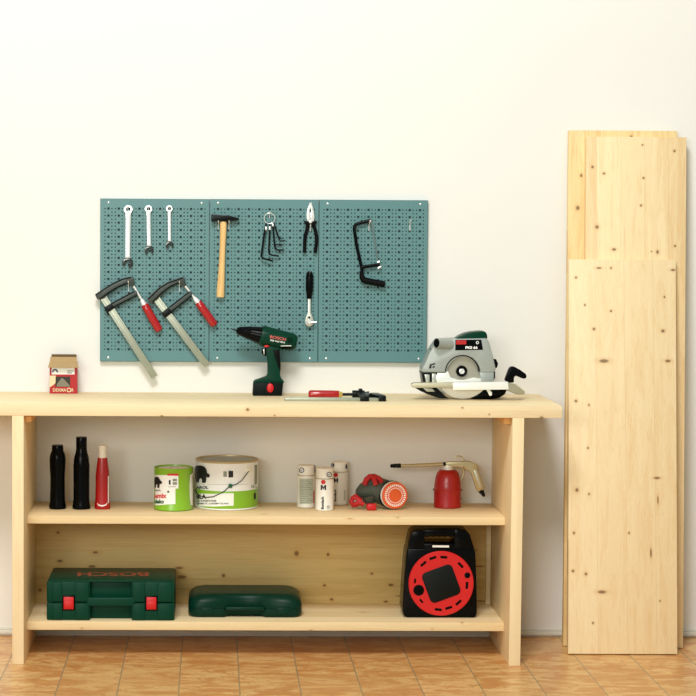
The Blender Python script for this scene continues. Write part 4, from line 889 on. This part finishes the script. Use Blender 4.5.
# ------------------------------------------------------------------ spray gun with red cup
Yc = -.115; x = at(447.4, 500, Yc).x; R_ = .0495
r = thing('spray_gun', 'metal spray gun with long nozzle on a round red cup', 'spray gun', (x, Yc, Z1))
zz = lambda py: at(447.4, py, Yc).z - Z1
zb_ = zz(508.0)
obj('cup', MB().lathe([(R_ - .002, .0003), (R_, .002), (R_ + .0004, .004), (R_, .006), (R_, zz(490.4)), (R_ + .0016, zz(489.8)), (R_ + .0016, zz(489.0)), (R_, zz(488.4)), (R_ - .0015, zz(483)), (.0445, zz(477)), (.0400, zz(473)), (.0340, zz(470.6)), (.0260, zz(469.4)), (0, zz(469.2))], (x, Yc, Z1), 48), REDP, r, 'round red cup')
obj('cup_clip', MB().box((x - R_ - .004, Yc - .004, Z1 + zz(490.6)), (x - R_ + .001, Yc + .004, Z1 + zz(488.8)), .001).box((x + R_ - .001, Yc - .004, Z1 + zz(490.6)), (x + R_ + .004, Yc + .004, Z1 + zz(488.8)), .001).box((x + R_ - .001, Yc - .003, Z1 + zz(499.2)), (x + R_ + .0035, Yc + .003, Z1 + zz(498)), .0008), IRON, r)
obj('cup_collar', MB().lathe([(.0215, zz(469.8)), (.0215, zz(467.8)), (.0175, zz(467.2)), (.0175, zz(465.4))], (x, Yc, Z1), 24), CHROME, r)
G = lambda px, py: at(px, py, Yc)
obj('nozzle', MB().tube([G(400.2, 465.8), G(420, 465.2), G(444.4, 464.2)], [.0062, .0068, .0076], 16), GUN, r, smooth=60)
obj('nozzle_tip', MB().tube([G(390.2, 465.9), G(391.4, 465.9), G(392.6, 465.8), G(394, 465.8), G(396, 465.7), G(398, 465.7), G(400.8, 465.6)], [.0042, .0078, .0062, .0086, .0070, .0084, .0078], 14), DKSTEEL, r)
obj('nozzle_nut', MB().tube([G(443, 464.3), G(446, 464.3)], .0090, 6), DKSTEEL, r)
obj('gun_body', MB().ppx([(445.4, 461.6), (468.6, 460.8), (471.4, 461.4), (477.2, 465.0), (478.4, 466.4), (476.8, 468.2), (479.4, 474), (484.6, 487.6), (483.4, 489.6), (478.2, 491.6), (476.6, 490.8), (471.4, 475), (469.2, 470.4), (465.2, 469.6), (463.4, 467.2), (445.4, 466.8)], Yc - .010, Yc + .010, .003, seg=3), GUN, r)
obj('grip_inset', MB().ppx([(473.6, 470.4), (476.4, 470), (482.0, 486.6), (479.6, 487.6)], Yc - .0112, Yc - .009, .0006), STEEL, r)
obj('trigger', MB().tube([G(461.8, 466.8), G(463.4, 470), G(463.6, 474.2), G(461.6, 479)], [.0042, .0040, .0036, .0030], 10), GUN, r)
obj('hanging_hook', MB().tube([G(464.2, 461.4), G(463.6, 458.6), G(461.2, 456.4), G(458, 456), G(455.4, 457), G(455, 458.2)], .0026, 10), GUN, r)
obj('hose_nipple', MB().tube([G(480.4, 489.8), G(481.8, 492), G(482.4, 492.8), G(483, 494.0), G(484.2, 496.4)], [.0105, .0100, .0068, .0074, .0045], 14), DKSTEEL, r)

# ------------------------------------------------------------------ large green tool case
Z0 = .1272
yf = -.355; yb = -.075
xl, xr = at(46.6, 605, yf).x, at(174.4, 605, yf).x
zt_ = at(110, 581.6, yf).z; zs = at(110, 602.6, yf).z
r = thing('tool_case', 'large dark green tool case with two red latches on the lower shelf', 'tool case', ((xl + xr) / 2, (yf + yb) / 2, Z0), 'green tool cases on the lower shelf')
X = lambda px: at(px, 603, yf).x
rl, rr = X(90), X(131.4); zb = Z0 + .0004
def half(z0, z1, taper):
    mb = MB()
    mb.box((xl, yf, z0), (rl, yb, z1), .005); mb.box((rr, yf, z0), (xr, yb, z1), .005); mb.box((rl - .008, yf + .034, z0 + .0004), (rr + .008, yb - .0006, z1 - .0006), .003)
    for px in (63.2, 146.2):
        a0, a1 = X(px - 0.2), X(px + 11.6)
    for a, b_ in ((52, 62.4), (75, 88.6), (132.8, 145), (157.4, 172)): mb.box((X(a), yf - .004, z0 + .003), (X(b_), yf + .01, z1 - .003), .003)
    return mb
obj('case_body', half(zb, zs - .0006, 0), GREEN2, r)
mb = half(zs + .0006, zt_, 0)
mb.box((X(49), yf + .012, zt_ - .004), (X(172), yb - .008, zt_ + .0022), .0015)
obj('lid', mb, GREEN2, r)
zh0, zh1 = at(110, 606.2, yf).z, at(110, 597.4, yf).z
obj('handle', MB().box((rl - .012, yf - .004, zh0), (rr + .012, yf + .020, zh1), .005, seg=3), GREEN2, r)
for a, b_ in ((63.6, 73.8), (146.4, 156.4)):
    obj('latch', MB().box((X(a), yf - .007, at(110, 609.2, yf).z), (X(b_), yf + .004, at(110, 596.8, yf).z), .002).box((X(a) + .003, yf - .0085, at(110, 608, yf).z), (X(b_) - .003, yf - .006, at(110, 601.4, yf).z), .001), RED, r, 'red latch')
    obj('latch_seat', MB().box((X(a) - .005, yf - .003, at(110, 610.4, yf).z), (X(b_) + .005, yf + .004, at(110, 595.6, yf).z), .001), BLACK, r)
Mt = lambda px, py: on(px, py, 2, zt_ + .0030)
obj('lettering', MB().text('BOSCH', (77.4, 572.0, 148.6, 576.2), Mt, 0, rot=180, bold=.03), plain('faded_red_print', (150, 72, 52), .5), r, 'faded red lettering upside down on the lid')

# ------------------------------------------------------------------ small green case
yf = -.300; yb = -.055
xl, xr = at(188.2, 608, yf).x, at(302.2, 608, yf).x; zb = Z0 + .0004
zs = at(245, 608.6, yf).z; zt_ = zs + .048
r = thing('tool_case', 'small low rounded green case without red latches, beside the large case', 'tool case', ((xl + xr) / 2, (yf + yb) / 2, Z0), 'green tool cases on the lower shelf')
def rrect(x0, y0, x1, y1, q, n_=7):
    out = []
    for cx_, cy_, a0 in ((x1 - q, y0 + q, -PI / 2), (x1 - q, y1 - q, 0), (x0 + q, y1 - q, PI / 2), (x0 + q, y0 + q, PI)):
        for k in range(n_ + 1): a = a0 + PI / 2 * k / n_; out.append((cx_ + q * math.cos(a), cy_ + q * math.sin(a)))
    return out
def notch(pts, x0, x1, y0, d):     # front outline with a recess for the handle
    return pts
def loft(mb, layers, mi=0):
    b = bmesh.new(); rings = [[b.verts.new((x_, y_, z_)) for x_, y_ in pts] for pts, z_ in layers]; n_ = len(rings[0])
    for A_, B_ in zip(rings, rings[1:]):
        for k in range(n_): b.faces.new((A_[k], A_[(k + 1) % n_], B_[(k + 1) % n_], B_[k]))
    b.faces.new(rings[0][::-1]); b.faces.new(rings[-1]); return mb.merge(b, mi)
X = lambda px: at(px, 610, yf).x
hx0, hx1 = X(227), X(262.6)
def outline(ins, q, dpt):
    x0, x1, y0, y1 = xl + ins, xr - ins, yf + ins, yb - ins
    p = rrect(x0, y0, x1, y1, q); i = len(p) - 1            # last point lies at the start of the front edge
    return p + [(hx0 - .012 + ins * .2, y0), (hx0 + .008, y0 + dpt), (hx1 - .008, y0 + dpt), (hx1 + .012 - ins * .2, y0)]
mb = loft(MB(), [(outline(.008, .034, .024), zb), (outline(.002, .038, .024), zb + .006), (outline(0, .04, .024), zb + .012), (outline(0, .04, .024), zs - .0015)])
obj('case_body', mb, GREEN3, r, smooth=50)
mb = loft(MB(), [(outline(0, .04, .024), zs - .0005), (outline(0, .04, .022), zs + .012), (outline(.004, .042, .018), zs + .026), (outline(.014, .044, .012), zs + .038), (outline(.026, .046, .004), zs + .0455), (outline(.040, .046, .001), zt_)])
obj('lid', mb, GREEN3, r, smooth=50)
obj('handle', MB().box((hx0 - .006, yf - .004, zs - .007), (hx1 + .006, yf + .012, zs + .006), .004, seg=3), GREEN3, r)
for a, b_ in ((201.4, 213.6), (277.6, 289.6)):
    obj('latch', MB().box((X(a), yf - .004, zs - .020), (X(b_), yf + .006, zs + .004), .002), GREEN3, r)

# ------------------------------------------------------------------ cable reel
yf = -.290; yb = -.165
c = at(440, 616, yf); r = thing('cable_reel', 'black cable reel with round red face and carrying handle on the lower shelf', 'cable reel', (c.x, (yf + yb) / 2, Z0))
zb = Z0 + .0004
def Q(px, py): p = at(px, py, yf); return (p.x, max(p.z, zb))
outer = [Q(*p) for p in ((402.6, 611), (404.0, 615.4), (407.4, 619), (474.6, 619), (476.6, 615), (477.0, 608), (476.4, 575), (475.8, 556), (473.2, 545), (470.0, 534.6), (466.4, 530.4), (460, 529.6), (420, 530.2), (414.0, 531.4), (411.2, 534.6), (408.8, 544), (406.4, 555), (404.4, 580))]
inner = [Q(*p) for p in ((425.0, 537.4), (425.0, 543.2), (425.8, 543.8), (453.8, 543.8), (454.6, 543.2), (454.6, 537.6), (453.2, 536.7), (450.6, 537.4), (447.8, 536.6), (445, 537.4), (442.2, 536.6), (439.4, 537.4), (436.6, 536.6), (433.8, 537.4), (431, 536.6), (428, 537.4))]
mb = MB()
# lower housing, then the handle arch as a ring of solids round the grip hole
mb.prism([Q(*p) for p in ((402.6, 611), (404.0, 615.4), (407.4, 619), (474.6, 619), (476.6, 615), (477.0, 608), (476.4, 575), (475.6, 555), (474.6, 549), (407.6, 549), (406.4, 555), (404.4, 580))], yf, yb, .004, seg=3)
hz0 = inner[2][1]; hz1 = inner[0][1]
mb.prism([Q(407.8, 550.6), Q(425.0, 550.6), Q(425.0, 543.6), Q(425.0, 537.0), Q(425.0, 530.3), Q(420, 530.2), Q(414.0, 531.4), Q(411.2, 534.6), Q(408.8, 544)], yf + .004, yb, .003)
mb.prism([Q(454.6, 550.6), Q(474.6, 550.6), Q(473.2, 545), Q(470.0, 534.6), Q(466.4, 530.4), Q(460, 529.6), Q(454.6, 529.7), Q(454.6, 537.0), Q(454.6, 543.6)], yf + .004, yb, .003)
obj('housing', mb, BLACK, r)
obj('grip', MB().prism([Q(424.4, 530.3), Q(455.2, 529.7), Q(455.2, 537.0)] + [Q(*p) for p in ((453.2, 536.7), (450.6, 537.4), (447.8, 536.6), (445, 537.4), (442.2, 536.6), (439.4, 537.4), (436.6, 536.6), (433.8, 537.4), (431, 536.6), (428, 537.4), (424.4, 537))], yf + .008, yb - .004, .0015), BLACK, r)
obj('crossbar', MB().prism([Q(424.4, 543.7), Q(455.2, 543.7), Q(455.2, 550.4), Q(424.4, 550.4)], yf + .002, yb - .002, .002), BLACK, r)
Mk = lambda px, py: at(px, py, yf - .0008)
obj('rating_label', MB().ppx([(432.4, 545.2), (449.0, 545.4), (449.0, 547.4), (432.4, 547.2)], yf - .0006, yf + .004), WHITE, r, 'white rating label')
c = at(441.0, 583.2, yf); R_ = .1165
obj('face_disc', MB().lathe([(R_, -.004), (R_, .005), (R_ - .003, .008), (0, .008)], (c.x, yf, c.z), 72, axis=(0, -1, 0)), RED, r, 'round red face')
yd = yf - .008
def rsq(cx_, cz_, h_, q, ang, n_=6, k=(1, 1)):
    out = []
    for sx, sz, a0 in ((1, 1, 0), (-1, 1, PI / 2), (-1, -1, PI), (1, -1, 3 * PI / 2)):
        for j in range(n_ + 1): a = a0 + PI / 2 * j / n_; out.append((sx * (h_ * k[0] - q) + q * math.cos(a), sz * (h_ * k[1] - q) + q * math.sin(a)))
    ca, sa = math.cos(ang), math.sin(ang)
    return [(cx_ + x_ * ca - z_ * sa, cz_ + x_ * sa + z_ * ca) for x_, z_ in out]
obj('socket_cover', MB().prism(rsq(c.x, c.z, .0575, .018, .36), yd - .003, yd + .002, .0015), plain('reel_black_green', (6, 13, 11), .5, spec=.2), r, 'black rounded square cover')
S6 = 1 / 6.32
mb = MB()
for cx_, cz_, q in ((418.7, 590.2, .0195), (467.3, 575.2, .0105)):
    p = at(cx_, cz_, yd); obj('winding_knob', MB().lathe([(q, -.001), (q, .0016), (q * .8, .0022), (0, .0022)], (p.x, yd, p.z), 28, axis=(0, -1, 0)), BLACK, r)
for sx, sy in ((148, 277), (208, 240), (277, 235), (383, 285), (423, 413), (370, 522), (308, 555), (242, 566), (135, 512), (95, 385)):
    p = at(400 + sx * S6, 520 + sy * S6, yd); a = math.atan2(p.z - c.z, p.x - c.x) + PI / 2; q = .0035 if sx in (95, 135) else .0045
    L_ = .0085 if sx in (95, 135) else .0125
    obj('face_slot', MB().prism(rsq(p.x, p.z, 1.0, .0012, a, 3, (L_, q)), yd - .0004, yd + .0006, 0), BLACK, r)

# ------------------------------------------------------------------ parts of parts
SUB = {'cordless_drill': {'drill_bit': 'chuck', 'battery_button': 'battery', 'button_surround': 'battery', 'grip_pad': 'handle', 'trigger_face': 'trigger', 'vents': 'motor_housing', 'lettering': 'motor_housing', 'direction_switch': 'motor_housing'},
       'circular_saw': {'lettering': 'name_plate', 'dust_port_mouth': 'dust_port', 'arbor_bolt': 'arbor', 'name_plate': 'motor_housing', 'emblem': 'motor_housing', 'bracket_plate': 'guard_bracket', 'strut_link': 'bevel_strut', 'lower_guard_ear': 'lower_guard', 'fence_bar': 'base_plate', 'plate_end': 'base_plate'},
       'cable_reel': {'face_slot': 'face_disc', 'winding_knob': 'face_disc', 'socket_cover': 'face_disc', 'rating_label': 'crossbar', 'grip': 'housing'},
       'screw_carton': {'carton_print': 'carton'}, 'respirator': {'filter_slots': 'filter_disc', 'filter_disc': 'filter_case', 'filter_ring': 'filter_case', 'valve': 'face_piece'},
       'spray_gun': {'nozzle_tip': 'nozzle', 'nozzle_nut': 'nozzle', 'grip_inset': 'gun_body', 'cup_clip': 'cup'}, 'tool_case': {'lettering': 'lid'}, 'bar_clamp': {'ferrule': 'handle', 'pad': 'spindle'},
       'paint_can': {'handle_grip': 'wire_handle', 'rim': 'can', 'price_sticker': 'can', 'label': 'can', 'lower_band': 'can'}, 'hacksaw': {'blade_pin': 'blade'}, 'pliers': {'guard': 'grip'}}
stem_ = lambda q: q.split('.')[0]
for root in [o for o in COL.objects if o.parent is None and stem_(o.name) in SUB]:
    kids = list(root.children); mp = SUB[stem_(root.name)]
    for o in kids:
        pn = mp.get(stem_(o.name))
        if pn is None or (pn in mp and mp[pn] in mp): continue
        while pn in mp: pn = mp[pn]              # at most thing > part > sub-part
        ps = [q for q in kids if stem_(q.name) == pn]
        if not ps: continue
        c = sum((Vector(b) for b in o.bound_box), Vector()) / 8
        best = min(ps, key=lambda q: (sum((Vector(b) for b in q.bound_box), Vector()) / 8 - c).length)
        o.parent = best

# ------------------------------------------------------------------ light
w = bpy.data.worlds.new('room_light'); SC.world = w; w.use_nodes = True
bg = w.node_tree.nodes['Background']; bg.inputs[0].default_value = (.91, 1.0, .92, 1); bg.inputs[1].default_value = .41
def area(name, loc, tgt, size, power, col, sy=None):
    l = bpy.data.lights.new(name, 'AREA'); l.shape = 'RECTANGLE'; l.size = size; l.size_y = sy or size; l.energy = power; l.color = col
    o = bpy.data.objects.new(name, l); COL.objects.link(o); o.location = loc
    o.rotation_euler = (Vector(tgt) - Vector(loc)).to_track_quat('-Z', 'Y').to_euler(); return o
area('studio_window', (-.45, -4.7, 5.5), (-.5, 0, 1.7), 1.6, 272, (1.0, .985, .955))
area('front_fill', (-2.0, -8.4, 2.5), (-.5, 0, 1.0), 3.4, 190, (.99, 1.0, .93), 1.6)  # added fill lamp, unseen, brightens the wall under the worktop from the front

SC.view_settings.view_transform = 'Standard'; SC.view_settings.look = 'None'; SC.view_settings.gamma = 1
SC.view_settings.use_curve_mapping = False; SC.view_settings.exposure = 0.0
